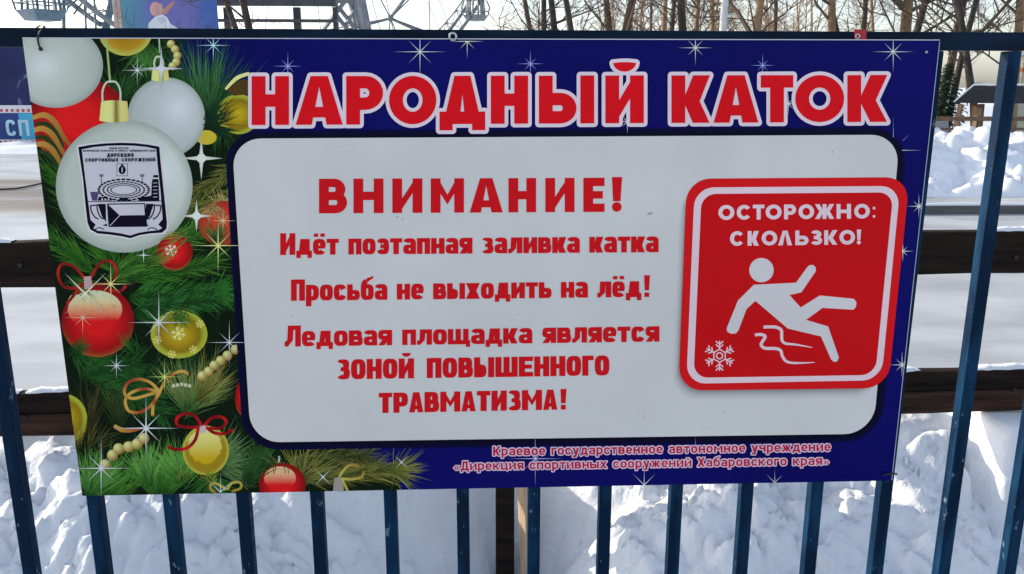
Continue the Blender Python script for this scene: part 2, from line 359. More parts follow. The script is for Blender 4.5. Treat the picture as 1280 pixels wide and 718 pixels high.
class Print:
    """flat printed artwork: coloured polygons on the banner face, d = height above the sheet in metres"""
    def __init__(s, d, clip=True, quad=QUAD, Y=YS0, step=1.2e-6): s.v = []; s.f = []; s.c = []; s.d = d; s.clip = clip; s.quad = quad; s.Y = Y; s.step = step
    def face(s, pts, cols):
        if s.clip:
            P = [(p[0], p[1], c) for p, c in zip(pts, cols)]
            for i in range(4):
                a, b = s.quad[i], s.quad[(i+1) % 4]
                f = lambda p: (b[0]-a[0])*(p[1]-a[1])-(b[1]-a[1])*(p[0]-a[0])
                out = []
                for k in range(len(P)):
                    p, q_ = P[k], P[(k+1) % len(P)]; fp, fq = f(p), f(q_)
                    if fp >= 0: out.append(p)
                    if (fp >= 0) != (fq >= 0):
                        t = fp/(fp-fq); out.append((p[0]+(q_[0]-p[0])*t, p[1]+(q_[1]-p[1])*t, lerp(p[2], q_[2], t)))
                P = out
                if len(P) < 3: return
            pts = [(p[0], p[1]) for p in P]; cols = [p[2] for p in P]
        ar = sum(pts[i][0]*pts[(i+1) % len(pts)][1]-pts[(i+1) % len(pts)][0]*pts[i][1] for i in range(len(pts)))
        if abs(ar) < 1e-5: return
        if ar > 0: pts = pts[::-1]; cols = cols[::-1]
        n0 = len(s.v)
        for p in pts: s.v.append((p[0], p[1], s.d))
        s.f.append(tuple(range(n0, n0+len(pts)))); s.c += cols
    def nxt(s): s.d += s.step
    def poly(s, pts, col):
        s.nxt(); P3 = [Vector((p[0], p[1], 0)) for p in pts]
        if len(pts) <= 4 and s.convex(pts): s.face(pts, [col]*len(pts)); return
        for t in tessellate_polygon([P3]): s.face([pts[i] for i in t], [col]*3)
    @staticmethod
    def convex(p):
        sg = 0
        for i in range(len(p)):
            a, b, c = p[i], p[(i+1) % len(p)], p[(i+2) % len(p)]
            k = (b[0]-a[0])*(c[1]-b[1])-(b[1]-a[1])*(c[0]-b[0])
            if abs(k) > 1e-9:
                if sg*k < 0: return False
                sg = k
        return True
    def grad(s, pts, cols): s.nxt(); s.face(pts, cols)
    def disc(s, cx, cy, rx, ry, fn, nr=10, na=40):
        """fn(u,v) gives the colour, u,v in -1..1"""
        s.nxt()
        P = lambda i, j: (i/nr*math.cos(2*PI*j/na), i/nr*math.sin(2*PI*j/na))
        for i in range(nr):
            for j in range(na):
                q_ = [P(i, j), P(i+1, j), P(i+1, j+1), P(i, j+1)] if i else [P(0, 0), P(1, j), P(1, j+1)]
                s.face([(cx+rx*u, cy+ry*v) for u, v in q_], [fn(u, v) for u, v in q_])
    def stroke(s, pts, wd, col, smooth=True, round_=False):
        """wd number or list"""
        if smooth and len(pts) > 2: 
            n = 6; Q = []
            W = wd if isinstance(wd, (list, tuple)) else [wd]*len(pts); W2 = []
            for i in range(len(pts)-1):
                p0, p1, p2, p3 = pts[max(i-1, 0)], pts[i], pts[i+1], pts[min(i+2, len(pts)-1)]
                for k in range(n):
                    t = k/n
                    Q.append(tuple(.5*(2*p1[a]+(p2[a]-p0[a])*t+(2*p0[a]-5*p1[a]+4*p2[a]-p3[a])*t*t+(3*p1[a]-p0[a]-3*p2[a]+p3[a])*t**3) for a in (0, 1)))
                    W2.append(W[i]+(W[i+1]-W[i])*t)
            Q.append(tuple(pts[-1])); W2.append(W[-1]); pts, wd = Q, W2
        if not isinstance(wd, (list, tuple)): wd = [wd]*len(pts)
        L, R = [], []
        for i, p in enumerate(pts):
            a, b = pts[max(i-1, 0)], pts[min(i+1, len(pts)-1)]
            dx, dy = b[0]-a[0], b[1]-a[1]; l = math.hypot(dx, dy) or 1
            L.append((p[0]-dy/l*wd[i]/2, p[1]+dx/l*wd[i]/2)); R.append((p[0]+dy/l*wd[i]/2, p[1]-dx/l*wd[i]/2))
        for i in range(len(pts)-1):
            s.nxt()
            cc = col if not callable(col) else None
            c0, c1 = (col, col) if cc else (col(i/(len(pts)-1)), col((i+1)/(len(pts)-1)))
            s.face([L[i], L[i+1], R[i+1], R[i]], [c0, c1, c1, c0])
        if round_:
            for p, w_ in ((pts[0], wd[0]), (pts[-1], wd[-1])): s.disc(p[0], p[1], w_/2, w_/2, (lambda u, v, c=col: c), 1, 14)
    def build(s, name, parent, origin=None, m=None):
        o = origin or (SX0, YS0, SZ0)
        V = []
        for x, y, d in s.v:
            p = at(x, y, s.Y); V.append((p.x-o[0], p.y-d-o[1], p.z-o[2]))
        me = bpy.data.meshes.new(name); me.from_pydata(V, [], s.f)
        ca = me.color_attributes.new('Col', 'FLOAT_COLOR', 'CORNER')
        buf = []
        for f in s.f:
            for i in f: buf += [*s.c[i], 1.0]
        ca.data.foreach_set('color', buf)
        return link(name, me, m or PRINT, parent)

# the sheet itself: 3 mm thick
bm = bmesh.new()
fr = [at(*p, YS0) for p in QUAD]
O = Vector((SX0, YS0, SZ0))
f4 = [p-O for p in fr]; b4 = [p-O+Vector((0, .003, 0)) for p in fr]
v = [bm.verts.new(p) for p in (f4[3], f4[2], b4[2], b4[3], f4[0], f4[1], b4[1], b4[0])]
for f in ((3, 2, 1, 0), (4, 5, 6, 7), (0, 1, 5, 4), (1, 2, 6, 5), (2, 3, 7, 6), (3, 0, 4, 7)): bm.faces.new([v[i] for i in f])
from_bm('sheet', bm, EDGE, sign)

# --- background blue with darker soft band round the white panel
def rquad(TL, TR, BR, BL, r, n=8, grow=0.0):
    c = [TL, TR, BR, BL]
    cx = sum(p[0] for p in c)/4; cy = sum(p[1] for p in c)/4
    if grow:
        c = [(p[0]+math.copysign(grow, p[0]-cx), p[1]+math.copysign(grow, p[1]-cy)) for p in c]; r = r+grow
    out = []
    for i in range(4):
        p, a, b = c[i], c[i-1], c[(i+1) % 4]
        ua = ((a[0]-p[0]), (a[1]-p[1])); la = math.hypot(*ua); ub = ((b[0]-p[0]), (b[1]-p[1])); lb = math.hypot(*ub)
        P0 = (p[0]+ua[0]/la*r, p[1]+ua[1]/la*r); P3 = (p[0]+ub[0]/lb*r, p[1]+ub[1]/lb*r); k = .45
        P1 = (p[0]+ua[0]/la*r*k, p[1]+ua[1]/la*r*k); P2 = (p[0]+ub[0]/lb*r*k, p[1]+ub[1]/lb*r*k)
        for j in range(n+1):
            t = j/n; s_ = 1-t
            out.append(tuple(s_**3*P0[q_]+3*s_*s_*t*P1[q_]+3*s_*t*t*P2[q_]+t**3*P3[q_] for q_ in (0, 1)))
    return out
PTL, PTR, PBR, PBL = (290, 173.5), (1124.5, 168.5), (1091, 542), (314, 553)
bgp = Print(6e-5)
B1, B2, B3 = C(4, 5, 74), C(3, 3, 62), C(6, 7, 80)
def bgc(x, y):
    t = .5+.5*noise.noise(Vector((x/230, y/150, 0)))
    c = lerp(B2, B3, t)
    if y < 75: c = lerp(c, C(3, 8, 66), .4)
    return lerp(c, C(4, 10, 28), max(0, min(1, (330-x)/250)))
nx_, ny_ = 40, 20
def bil(u, v):
    a, b, c, d = QUAD
    return tuple((a[k]*(1-u)+b[k]*u)*(1-v)+(d[k]*(1-u)+c[k]*u)*v for k in (0, 1))
bgp.clip = False; bgp.nxt()
for j in range(ny_):
    for i in range(nx_):
        q4 = [bil(i/nx_, j/ny_), bil((i+1)/nx_, j/ny_), bil((i+1)/nx_, (j+1)/ny_), bil(i/nx_, (j+1)/ny_)]
        bgp.face(q4, [bgc(*p) for p in q4])
bgp.build('blue_background', sign)

# --- pine needles
rnd = random.Random(11)
pin = Print(1.2e-4, step=5e-8)
def inreg(x, y):
    if y > 556: return x < 500 - (620-y)*.4
    if y < 110: return x < 232 - (y-50)*.05
    return x < 318
# dark backing of the branches
DK = C(5, 17, 6)
backing = [(20, 40), (226, 40), (222, 62), (206, 74), (238, 100), (262, 100), (300, 128), (305, 170), (300, 200), (318, 520), (345, 556), (420, 556), (470, 575), (500, 602), (500, 630), (90, 630)]
pin.poly(backing, DK)
def needle(x, y, ang, ln, wd, c1, c2, curve=0.0):
    pin.nxt()
    ca, sa = math.cos(ang), math.sin(ang); mx, my = x+ca*ln*.5, y+sa*ln*.5
    a2 = ang+curve; ex, ey = mx+math.cos(a2)*ln*.5, my+math.sin(a2)*ln*.5
    wd *= .82; nx, ny = -sa*wd/2, ca*wd/2; n2x, n2y = -math.sin(a2)*wd*.4, math.cos(a2)*wd*.4
    pin.face([(x+nx, y+ny), (mx+n2x, my+n2y), (mx-n2x, my-n2y), (x-nx, y-ny)], [c1, lerp(c1, c2, .5), lerp(c1, c2, .5), c1])
    pin.face([(mx+n2x, my+n2y), (ex, ey), (mx-n2x, my-n2y)], [lerp(c1, c2, .5), c2, lerp(c1, c2, .5)])
def sprig(x0, y0, x1, y1, n, ln, cd_, cl_, spread=(.35, .95), wd=1.5, both=True, tipfan=0):
    a = math.atan2(y1-y0, x1-x0); L = math.hypot(x1-x0, y1-y0)
    for i in range(n):
        t = rnd.random(); k = rnd.random()
        x, y = x0+(x1-x0)*t+rnd.gauss(0, 1.5), y0+(y1-y0)*t+rnd.gauss(0, 1.5)
        sgn = rnd.choice((-1, 1)) if both is True else both
        ang = a+sgn*rnd.uniform(*spread)
        c1 = lerp(C(8, 26, 9), cd_, rnd.random()); c2 = lerp(cd_, cl_, rnd.random()**1.5)
        needle(x, y, ang, ln*rnd.uniform(.55, 1.15), wd*rnd.uniform(.6, 1.2), c1, c2, sgn*rnd.uniform(-.35, .1))
    for i in range(tipfan):
        needle(x1+rnd.gauss(0, 2), y1+rnd.gauss(0, 2), a+rnd.gauss(0, .5), ln*rnd.uniform(.6, 1.2), wd*rnd.uniform(.6, 1.1), cd_, lerp(cd_, cl_, rnd.random()), rnd.uniform(-.2, .2))
def fan(x, y, a0, a1, n, l0, l1, cd_, cl_, wd=1.7):
    for i in range(n):
        ang = math.radians(rnd.uniform(a0, a1))
        needle(x+rnd.gauss(0, 4), y+rnd.gauss(0, 4), ang, rnd.uniform(l0, l1), wd*rnd.uniform(.6, 1.2), lerp(C(8, 24, 9), cd_, rnd.random()), lerp(cd_, cl_, rnd.random()**0.3), rnd.uniform(-.2, .2))
G1, G2 = C(20, 62, 14), C(68, 118, 40)
D1, D2 = C(10, 40, 15), C(42, 82, 36)
O1, O2 = C(60, 66, 24), C(128, 124, 62)
M1, M2 = C(13, 50, 16), C(46, 98, 38)
for i in range(620):                                # scattered dark needles everywhere on the branch ground
    while True:
        x, y = rnd.uniform(30, 500), rnd.uniform(46, 618)
        if inreg(x, y): break
    needle(x, y, rnd.uniform(0, 2*PI), rnd.uniform(14, 34), rnd.uniform(.8, 0.3), C(10, 32, 12), lerp(C(14, 44, 16), C(34, 74, 34), rnd.random()))
sprig(232, 46, 140, 135, 150, 34, D1, D2); fan(150, 120, 200, 330, 60, 20, 50, D1, D2)
fan(185, 60, 40, 150, 90, 20, 44, C(24, 70, 24), C(70, 116, 50))
fan(256, 150, 228, 318, 130, 60, 112, D1, D2, 1.9); fan(258, 150, 250, 285, 40, 80, 108, D1, C(62, 112, 66), 1.5)
fan(275, 150, 40, 170, 60, 16, 50, C(10, 34, 18), D2)
sprig(318, 196, 232, 250, 150, 34, O1, O2, (.15, .7)); sprig(310, 240, 240, 262, 120, 30, O1, O2, (.1, .6))
fan(282, 260, 190, 330, 60, 12, 30, C(120, 110, 60), C(170, 160, 110), 1.2)
sprig(150, 345, 70, 215, 320, 48, G1, G2, (.15, .75)); sprig(120, 345, 66, 300, 160, 40, G1, G2, (.1, .6))
sprig(130, 350, 240, 292, 260, 44, C(30, 76, 20), C(88, 132, 50), (.12, .7)); sprig(160, 350, 262, 330, 200, 40, G1, G2, (.1, .6))
sprig(160, 372, 268, 366, 340, 34, M1, C(58, 128, 46), (.2, .8), tipfan=60); sprig(165, 395, 262, 378, 160, 30, M1, M2, (.2, .9))
sprig(90, 440, 190, 500, 300, 36, M1, M2, (.2, .9)); sprig(100, 470, 170, 455, 160, 34, M1, M2, (.2, .9)); sprig(180, 470, 250, 455, 140, 30, D1, D2, (.2, .9))
sprig(120, 480, 205, 520, 160, 30, M1, M2, (.3, .9))
fan(236, 512, 225, 345, 190, 40, 74, C(26, 70, 26), C(112, 122, 70), 1.7); fan(250, 500, 270, 330, 60, 40, 80, O1, O2, 1.4)
fan(110, 540, 250, 300, 40, 40, 80, C(24, 22, 10), C(64, 60, 34), 1.4); fan(150, 530, 240, 300, 60, 30, 60, C(16, 30, 12), C(50, 60, 30), 1.4)
fan(135, 624, 205, 330, 190, 36, 76, G1, G2); fan(112, 615, 235, 330, 90, 30, 70, G1, C(92, 146, 70))
fan(200, 618, 215, 330, 260, 36, 70, G1, G2); fan(225, 600, 215, 320, 130, 30, 60, C(28, 84, 24), C(96, 146, 66)); fan(185, 605, 230, 300, 90, 30, 60, G1, C(96, 150, 70))
fan(268, 580, 290, 395, 150, 30, 60, M1, C(92, 122, 76), 1.5); fan(262, 598, 10, 160, 90, 16, 40, M1, M2)
fan(325, 585, 215, 320, 70, 20, 46, D1, D2); fan(310, 600, 240, 350, 60, 20, 40, D1, D2)
sprig(375, 600, 490, 588, 280, 44, O1, O2, (.1, .55), tipfan=70); sprig(360, 575, 455, 570, 160, 40, C(44, 52, 22), C(104, 100, 56), (.1, .6)); fan(375, 600, 190, 350, 90, 24, 60, C(40, 54, 22), O2, 1.4)
pin.build('pine_branch_print', sign)

# --- ornaments
L1 = 6e-4
GOLD, GOLDD, GOLDL = C(150, 128, 52), C(92, 74, 22), C(196, 178, 110)
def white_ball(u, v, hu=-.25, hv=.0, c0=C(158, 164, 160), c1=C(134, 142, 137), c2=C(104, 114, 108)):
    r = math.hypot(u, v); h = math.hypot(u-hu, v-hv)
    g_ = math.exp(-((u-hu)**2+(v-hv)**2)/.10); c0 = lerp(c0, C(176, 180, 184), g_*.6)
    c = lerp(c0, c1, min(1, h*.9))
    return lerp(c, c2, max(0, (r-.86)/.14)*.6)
def hook(p, x, y, wd, ht, c=C(150, 158, 140)):
    p.stroke([(x-wd/2, y), (x-wd/2, y-ht*.55), (x-wd*.3, y-ht*.93), (x, y-ht), (x+wd*.3, y-ht*.93), (x+wd/2, y-ht*.55), (x+wd/2, y)], 2.4, c)
def cap(p, x, y, wd, ht):
    n = 14
    for i in range(n):
        u0, u1 = -1+2*i/n, -1+2*(i+1)/n
        f = lambda u: lerp(lerp(GOLDL, GOLD, min(1, abs(u+.5)*0.3)), GOLDD, max(0, 1-abs(u-.15)*3.2))
        e = lambda u: 2.2*(1-u*u)
        p.grad([(x+u0*wd/2*.88, y-ht/2-e(u0)*.6), (x+u1*wd/2*.88, y-ht/2-e(u1)*.6), (x+u1*wd/2, y+ht/2+e(u1)), (x+u0*wd/2, y+ht/2+e(u0))], [f(u0), f(u1), f(u1), f(u0)])
def flake(p, x, y, r, c, w_=1.3, arms=6):
    for k in range(arms):
        a = k*2*PI/arms+.26
        p.stroke([(x, y), (x+math.cos(a)*r, y+math.sin(a)*r)], w_, c, False)
        for s_ in (-1, 1):
            b = a+s_*.8; q0 = (x+math.cos(a)*r*.55, y+math.sin(a)*r*.55)
            p.stroke([q0, (q0[0]+math.cos(b)*r*.4, q0[1]+math.sin(b)*r*.4)], w_*.8, c, False)
RD, RDD, CREAM = C(170, 18, 20), C(104, 8, 12), C(172, 158, 116)
def bauble(name, cx, cy, rx, ry, fn, d, extra=None, nr=12, na=48):
    p = Print(d, step=2e-7); p.disc(cx, cy, rx, ry, fn, nr, na)
    if extra: extra(p)
    return p.build(name, sign)
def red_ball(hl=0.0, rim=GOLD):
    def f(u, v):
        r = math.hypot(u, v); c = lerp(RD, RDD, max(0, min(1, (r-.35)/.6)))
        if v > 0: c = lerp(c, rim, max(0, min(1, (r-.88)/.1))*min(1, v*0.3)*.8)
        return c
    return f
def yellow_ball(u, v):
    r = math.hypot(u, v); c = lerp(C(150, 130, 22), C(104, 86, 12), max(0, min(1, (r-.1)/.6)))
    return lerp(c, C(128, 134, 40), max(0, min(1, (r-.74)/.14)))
# big red bauble behind, with gold ribbon swirls
def swirls(p):
    for dx, dy in ((0, 0), (-2, 17), (-2, 36)):
        p.stroke([(40+dx, 148+dy), (55+dx, 144+dy), (68+dx, 152+dy), (80+dx, 172+dy), (92+dx, 186+dy)], [5, 7, 7, 5, 3], lambda t: lerp(C(150, 110, 50), C(96, 66, 26), t))
        p.stroke([(44+dx, 156+dy), (58+dx, 155+dy), (70+dx, 166+dy), (80+dx, 184+dy)], [3, 6, 6, 3], C(24, 44, 18))
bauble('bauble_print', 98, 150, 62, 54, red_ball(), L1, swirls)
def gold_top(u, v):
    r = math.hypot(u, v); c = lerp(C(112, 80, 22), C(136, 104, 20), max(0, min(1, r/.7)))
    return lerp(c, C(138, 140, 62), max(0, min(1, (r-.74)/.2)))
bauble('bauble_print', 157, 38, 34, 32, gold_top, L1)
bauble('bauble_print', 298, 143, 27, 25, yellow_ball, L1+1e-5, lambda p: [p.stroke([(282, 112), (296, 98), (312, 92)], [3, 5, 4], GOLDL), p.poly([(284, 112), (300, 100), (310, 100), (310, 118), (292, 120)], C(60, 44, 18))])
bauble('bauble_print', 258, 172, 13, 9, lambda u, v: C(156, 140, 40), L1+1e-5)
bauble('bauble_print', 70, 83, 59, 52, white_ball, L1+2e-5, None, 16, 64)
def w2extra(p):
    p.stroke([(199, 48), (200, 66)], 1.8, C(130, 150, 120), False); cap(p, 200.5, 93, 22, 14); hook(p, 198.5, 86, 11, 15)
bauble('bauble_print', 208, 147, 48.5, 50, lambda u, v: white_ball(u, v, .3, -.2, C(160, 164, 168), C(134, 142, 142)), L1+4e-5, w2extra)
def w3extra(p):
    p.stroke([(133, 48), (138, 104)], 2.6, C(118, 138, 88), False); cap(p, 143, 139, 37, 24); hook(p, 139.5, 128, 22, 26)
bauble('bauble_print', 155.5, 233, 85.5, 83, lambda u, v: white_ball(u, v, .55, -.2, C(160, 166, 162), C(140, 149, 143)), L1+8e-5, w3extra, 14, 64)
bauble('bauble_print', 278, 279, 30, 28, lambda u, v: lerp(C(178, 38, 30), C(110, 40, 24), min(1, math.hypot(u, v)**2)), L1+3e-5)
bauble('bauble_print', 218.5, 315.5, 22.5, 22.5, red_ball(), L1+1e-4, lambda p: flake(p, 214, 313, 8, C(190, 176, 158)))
bauble('bauble_print', 82, 524, 27, 31, yellow_ball, L1+3e-5)
bauble('bauble_print', 305, 497, 11, 23, red_ball(), L1+3e-5)
def r3extra(p):
    def hf(u, v):
        t = max(0, min(1, (v+.35)/.9)); return lerp(lerp(C(158, 166, 140), C(176, 150, 110), max(0, min(1, (v+1)/.8))), RD, t)
    p.disc(119, 387, 34, 24, hf, 8, 36)
    p.stroke([(86, 376), (90, 371), (96, 368)], [2, 4, 2], C(176, 150, 130))
bauble('bauble_print', 122.5, 402, 45.5, 44.5, red_ball(), L1+6e-5, r3extra)
def y1extra(p):
    flake(p, 223, 417, 9, C(190, 180, 120))
    for x, y in ((250, 405), (242, 437), (215, 443), (197, 425)): flake(p, x, y, 5.5, C(168, 160, 84), 1.1)
bauble('bauble_print', 224, 418, 35.5, 30, yellow_ball, L1+6e-5, y1extra)
def y2(u, v):
    r = math.hypot(u, v); h = math.hypot(u+.05, v+.2)
    c = lerp(C(168, 164, 96), C(150, 128, 20), max(0, min(1, (v+.6)/.9))) if h < .72 else C(118, 98, 18)
    return lerp(c, C(142, 140, 54), max(0, min(1, (r-.86)/.12)))
bauble('bauble_print', 257.5, 563, 29, 31, y2, L1+6e-5, lambda p: p.poly([(250, 533), (257, 531), (258, 541), (250, 542)], C(150, 140, 140)))
def r4extra(p):
    p.disc(350, 598, 20, 15, lambda u, v: lerp(C(176, 138, 106), RD, max(0, min(1, (v+.5)/1.0))), 6, 30)
    p.stroke([(349, 578), (349, 570)], 2.4, C(140, 140, 140), False)
    for x in (340, 346, 352, 358): p.stroke([(x, 572), (x+rnd.uniform(-3, 6), 592)], [1.6, .6], C(20, 46, 20), False)
bauble('bauble_print', 353, 606, 29, 27, red_ball(0, RD), L1+6e-5, r4extra)
p = Print(L1+5e-5); p.poly([(418, 598), (424, 596), (429, 602), (430, 616), (416, 616)], C(120, 112, 110)); p.build('bauble_print', sign)

# needles that lie over the baubles
pin = Print(L1+2.2e-4, step=1.1e-7)
fan(262, 158, 330, 400, 34, 24, 50, C(8, 28, 18), C(16, 44, 26), 2.0); fan(262, 150, 290, 345, 30, 20, 50, C(8, 30, 18), C(24, 60, 34), 1.8)
fan(232, 296, 130, 190, 24, 20, 42, C(52, 100, 36), C(140, 120, 60), 1.3); fan(186, 330, 320, 350, 24, 20, 40, G1, C(110, 140, 60), 1.3)
fan(268, 258, 20, 160, 50, 10, 24, C(110, 90, 50), C(160, 150, 100), 1.2)
fan(272, 300, 200, 340, 60, 14, 34, C(20, 60, 24), C(70, 100, 50), 1.5)
sprig(170, 386, 262, 376, 120, 26, M1, C(60, 126, 62), (.3, .9)); fan(225, 392, 20, 160, 70, 10, 26, C(24, 70, 24), C(90, 120, 40), 1.3)
fan(228, 600, 250, 290, 20, 10, 22, G1, C(120, 140, 60), 1.2); fan(262, 600, 210, 330, 40, 8, 16, C(60, 90, 24), C(128, 134, 50), 1.1)
fan(115, 560, 270, 350, 22, 20, 46, C(24, 24, 10), C(90, 84, 40), 1.2); fan(98, 560, 265, 300, 20, 20, 50, C(20, 24, 10), C(130, 116, 40), 1.2)
fan(330, 585, 280, 340, 16, 10, 26, D1, D2, 1.2)
fan(90, 350, 10, 60, 30, 20, 40, D1, G2, 1.3); fan(170, 440, 190, 260, 30, 16, 34, D1, M2, 1.3); fan(92, 440, 300, 360, 40, 16, 30, D1, D2, 1.3)
pin.build('pine_needle_print', sign)

# ribbons and bows
RR, RL = C(150, 24, 26), C(196, 90, 84)
def bow(loops, wd, cf, extra=None):
    rb = Print(L1+3e-4)
    for L in loops: rb.stroke(L, wd, cf)
    if extra: extra(rb)
    rb.build('ribbon_print', sign)
bow([[(108, 350), (92, 333), (77, 331), (73, 344), (80, 358), (95, 360), (107, 353)], [(112, 350), (124, 331), (137, 326), (146, 338), (140, 352), (122, 356), (112, 353)], [(106, 353), (95, 366), (84, 380)], [(114, 354), (134, 361), (150, 364), (158, 357)]],
    3.7, lambda t: lerp(C(140, 30, 24), C(92, 16, 14), abs(math.sin(t*7))), lambda p: p.poly([(105, 346), (114, 345), (116, 360), (106, 362)], C(142, 120, 124)))
bow([[(252, 532), (244, 520), (232, 517), (222, 522), (222, 531), (234, 534), (250, 534)], [(256, 532), (264, 523), (276, 521), (283, 527), (276, 535), (262, 535)], [(258, 534), (268, 541), (280, 542), (292, 537)], [(248, 536), (244, 550), (234, 560), (220, 562), (210, 558)]],
    4.0, lambda t: lerp(C(150, 18, 26), C(92, 8, 14), abs(math.sin(t*6))))
GB1, GB2 = C(150, 122, 56), C(120, 46, 30)
bow([[(200, 490), (188, 478), (172, 474), (159, 480), (156, 492), (166, 498), (184, 494), (200, 489)], [(200, 490), (182, 486), (166, 490), (158, 497)], [(200, 490), (190, 506), (176, 515), (162, 514), (157, 504), (158, 496)], [(200, 490), (206, 478), (216, 468), (228, 464), (236, 468)], [(198, 492), (192, 506), (191, 520)]],
    3.8, lambda t: lerp(GB1, GB2, abs(math.sin(t*4.2))**3), lambda p: [p.poly([(215+i*5, 480.5-(2-abs(i-2))), (219+i*5, 480-(2-abs(i-2))), (219.5+i*5, 484-(2-abs(i-2))), (215.5+i*5, 484.5-(2-abs(i-2)))], C(150, 148, 124)) for i in range(5)])
bow([[(143, 532), (152, 537), (164, 538), (178, 535)]], [4, 6, 5, 3], lambda t: lerp(GB1, GB2, t))
for L3 in ([[(283, 612), (274, 606), (266, 604), (263, 610), (270, 617)], [(284, 612), (290, 604), (300, 603), (301, 610), (290, 614)]], [[(424, 596), (432, 585), (440, 581), (449, 583)], [(426, 598), (440, 599), (452, 596), (455, 589)], [(428, 600), (434, 612), (436, 618)]]):
    bow(L3, 3.2, lambda t: lerp(C(140, 136, 66), C(116, 92, 30), t))
for lst, r in (([(214, 55.5), (219, 62), (222, 70), (220.5, 78), (216, 83)], 5.2), ([(131.5, 581), (141, 569), (148.5, 561), (161, 558.5), (171.5, 555), (180, 548)], 7), ([(253, 470), (261, 464.5), (268, 457), (276, 451), (284.5, 444.5), (294.5, 437)], 6.2)):
    bd = Print(L1+4e-4)
    for x, y in lst:
        bd.disc(x, y, r, r, lambda u, v: lerp(C(196, 178, 116), C(112, 88, 40), min(1, math.hypot(u+.3, v+.35)/1.25)), 5, 20)
    bd.build('bead_garland_print', sign)

# --- crest on the big bauble
def crest():
    p = Print(L1+2.4e-4)
    INK, LIL = C(8, 4, 22), C(152, 151, 162)
    sh = [(98, 184), (112, 181.5), (130, 179.5), (150, 178.6), (168, 179), (186, 181), (199.5, 183.5), (201, 202), (205, 240), (209, 278), (208.5, 286), (203, 291), (188, 292), (175, 294), (163, 298), (152, 295.5), (138, 293.5), (122, 292), (113, 287), (109.5, 278), (107, 256), (104, 224)]
    cx, cy = 154, 240
    halo = [(x+(x-cx)*.035, y+(y-cy)*.035) for x, y in sh]
    p.poly(halo, C(162, 162, 168)); p.poly(sh, INK)
    inn = [(102.5, 187), (118, 184), (135, 182.4), (152, 182), (168, 182.4), (184, 184), (195.5, 186.5), (197, 204), (201, 240), (203.5, 274), (198, 281), (203, 285), (198, 288), (186, 289), (174, 291), (163, 294.5), (152, 292), (138, 290), (122, 288.5), (117, 285.5), (120, 281), (113.5, 275), (110.5, 252), (107, 224)]
    p.poly(inn, LIL)
    p.stroke([(108, 252.3), (202, 251.3)], 1.0, INK, False)
    # stadium bowl
    for k, (rx, ry, wd, dash) in enumerate(((33, 14.2, 3.4, .82), (27, 11, 2.6, .8), (21.5, 8.4, 2.0, .9), (17, 6.3, 1.5, .95))):
        n = 30 if k < 2 else 24
        for i in range(n):
            a0 = 2*PI*i/n; a1 = a0+2*PI/n*dash
            pt = lambda a, s_: (155+(rx-s_)*math.cos(a), 237.5+(ry-s_*.62)*math.sin(a))
            p.poly([pt(a0, 0), pt(a1, 0), pt(a1, wd), pt(a0, wd)], INK)
    p.poly([(150, 247), (160, 247), (161, 251), (149, 251)], INK)
    for x in (127, 178): 
        p.stroke([(x, 230), (x, 222)], .9, INK, False); p.poly([(x-3, 218), (x+3, 218), (x+2, 221.5), (x-2, 221.5)], C(84, 78, 100))
    p.poly([(190, 228), (191, 224), (198.5, 224), (199.5, 251), (189, 251)], INK); p.poly([(192, 219), (198, 219), (198.4, 222), (191.8, 222)], INK)
    for i in range(5): p.stroke([(191.5, 229+i*4.4), (197, 228.7+i*4.4)], .7, LIL, False)
    p.poly([(113, 240), (124, 240), (121.5, 251), (115.5, 251)], C(60, 50, 84)); p.poly([(124, 246), (140, 247.5), (140, 251), (122, 251)], INK); p.poly([(174, 247.5), (190, 244.5), (190, 251), (173, 251)], INK)
    for x in (127, 131, 135): p.poly([(x, 248.2), (x+2, 248.2), (x+2, 250.4), (x, 250.4)], LIL)
    # small arms above
    p.poly([(146, 204.6), (160, 204.6), (160, 220.4), (146, 220.4)], C(70, 62, 92)); p.poly([(146.8, 205.4), (159.2, 205.4), (159.2, 219.6), (146.8, 219.6)], LIL)
    p.disc(153, 212.6, 4.6, 5.4, lambda u, v: INK, 2, 20); p.stroke([(153, 209.5), (153, 215.5)], 1.2, LIL, False); p.disc(153, 206.6, 1.6, 1.4, lambda u, v: INK, 2, 12)
    # flag
    p.poly([(134, 254.5), (181.5, 254), (184.5, 283.5), (136, 284)], INK); p.poly([(135.6, 256), (180.3, 255.4), (181.3, 269), (150, 269.4)], LIL); p.stroke([(150, 269.4), (137.5, 282.5)], .8, LIL, False)
    # cups at both sides
    for sx, x0 in ((1, 112.5), (-1, 202.5)):
        X = lambda x: x0+sx*x
        p.poly([(X(10), 255), (X(20), 255), (X(20.5), 278), (X(15), 270)], INK)
        for k in (0, 8):
            p.stroke([(X(1+k), 257), (X(2+k), 264), (X(6+k*.9), 271), (X(11+k*.8), 274)], 1.6, INK)
        p.stroke([(X(1), 257), (X(12), 256.4)], 1.6, INK, False)
        p.poly([(X(16), 282), (X(21), 279.5), (X(22), 283)], INK)
        p.stroke([(X(5), 288), (X(12), 284.6), (X(18), 287)], 1.2, INK)
    return p, INK
crest_p, INK = crest()

